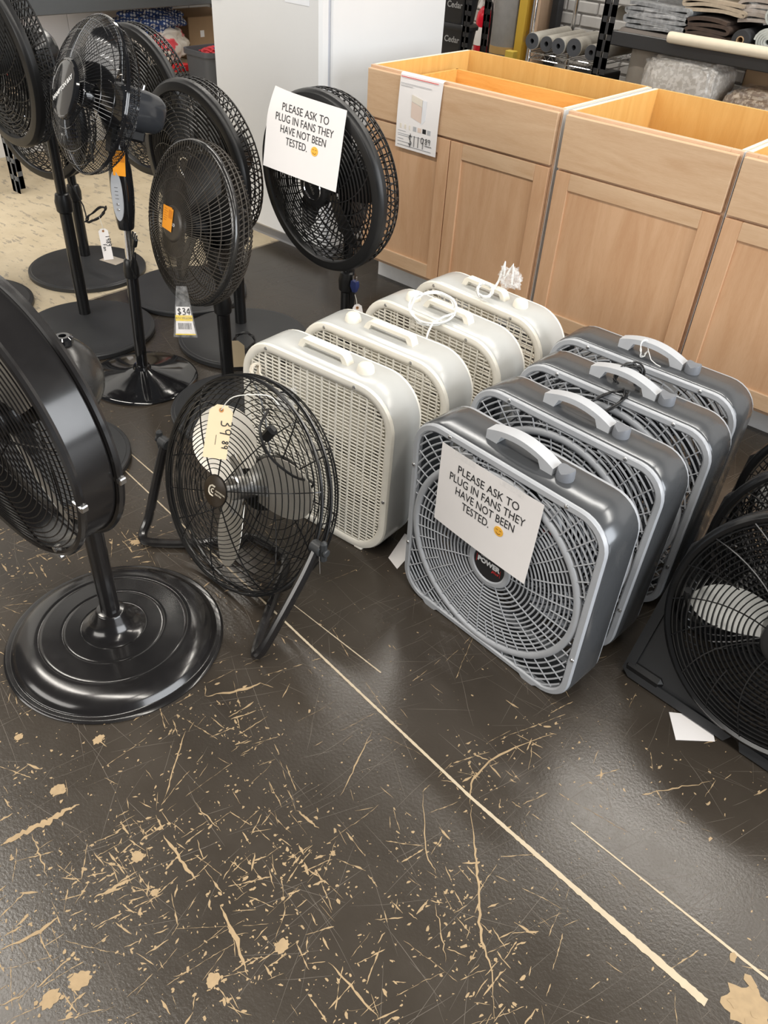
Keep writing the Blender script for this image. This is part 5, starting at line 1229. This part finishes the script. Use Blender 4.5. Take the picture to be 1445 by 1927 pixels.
t = plank('yellow_block', 'short yellow block at the foot of the yellow board', -.72, 2.06, .06, .05, .655, mat('block_yellow', (.72, .52, .08), .6))
plank('wooden_board', 'pale wooden board leaning upright beside the yellow pole', -.62, 2.18, .045, .14, 1.85, wood('board_pine', (.42, .28, .18), (.56, .40, .28), 'Z', .6))
plank('metal_channel', 'dark metal channel standing against the brick wall', -.545, 2.22, .045, .06, 1.85, mat('channel_dark', (.05, .052, .056), .4, .6))
# fire extinguisher on the wall
t = thing('fire_extinguisher', 'red fire extinguisher hanging on the back wall', 'extinguisher', (-1.045, 2.20, .44))
EXR = mat('extinguisher_red', (.62, .012, .03), .25)
q = MB(); q.lathe([(.0001, 0), (.048, 0), (.052, .006), (.052, .33), (.046, .365), (.028, .39), (.017, .40), (.0001, .40)], 32); build(q, 'cylinder', EXR, t)
q = MB(); q.lathe([(.0522, .19), (.0530, .19), (.0530, .29), (.0522, .29)], 24, True, R_(175), R_(345)); build(q, 'instruction_label', PAPER, t)
q = MB(); q.cyl(.014, .395, .435, 14); q.box(-.012, .012, -.075, .02, .437, .447, .003); q.box(-.010, .010, -.060, .01, .458, .466, .003); q.box(-.008, .008, .0, .02, .43, .466); build(q, 'valve_handle', ZINC, t)
q = MB(); q.tube(smooth_path([(.012, -.0, .42), (.05, -.01, .42), (.068, -.02, .34), (.066, -.02, .15)], 5), .007, 8); build(q, 'hose', RACKB, t)
q = MB(); q.M = T(0, -.022, .45) @ RY(30); q.box(-.012, .012, -.001, .0, -.07, 0); build(q, 'inspection_tag', PAPER, t)
q = MB(); q.box(-.03, .03, .052, .088, .12, .17); build(q, 'wall_bracket', RACKB, t)
# black totes on their own rack beside the freezer
t = thing('tote_rack', 'black slotted rack carrying lidded totes between freezer and extinguisher', 'shelf', (0, 1.48, 0))
slotted_post(t, -.672, -.005, 1.5, RACKB, .045, .045, 1, .05); slotted_post(t, -1.30, -.005, 1.5, RACKB, .045, .045, 1, .05); slotted_post(t, -.672, .18, 1.5, RACKB); slotted_post(t, -1.27, .18, 1.5, RACKB)
q = MB(); q.box(-1.25, -.66, .04, .20, .45, .488); build(q, 'deck', RACKB, t)
TOTE = mat('tote_black', (.014, .014, .016), .38)
for k, lb in enumerate(('lowest black lidded tote on the slotted rack by the freezer', 'middle black lidded tote with printed name on the slotted rack', 'topmost black lidded tote with printed name on the slotted rack')):
    z0 = .489+k*.166; t = thing('storage_tote', lb, 'tote', (-.975, 1.60, z0), 0, 'black lidded totes')
    q = MB(); q.loft([[(p[0]*s, (p[1]-.065)*s, z) for p in rr(.54, .13, .02, 0, 4)] for s, z in ((.92, 0), (1.0, .135), (1.0, .14))]); build(q, 'body', TOTE, t)
    q = MB(); q.loft([[(p[0]*s, (p[1]-.07)*s, z) for p in rr(.555, .14, .02, 0, 4)] for s, z in ((1, .134), (1.01, .140), (1.01, .152), (.96, .162), (.94, .165))]); build(q, 'lid', TOTE, t)
    lettering('Cedar', .042, mat('tote_print', (.36, .36, .36), .5), t, T(.19, -.0655, .075) @ RX(87), depth=.0006, bold=.0006)
    q = MB(); q.M = T(.02, -.0735, .146) @ RX(90); q.cyl(.012, -.002, .002, 14); build(q, 'red_dot', RED, t)
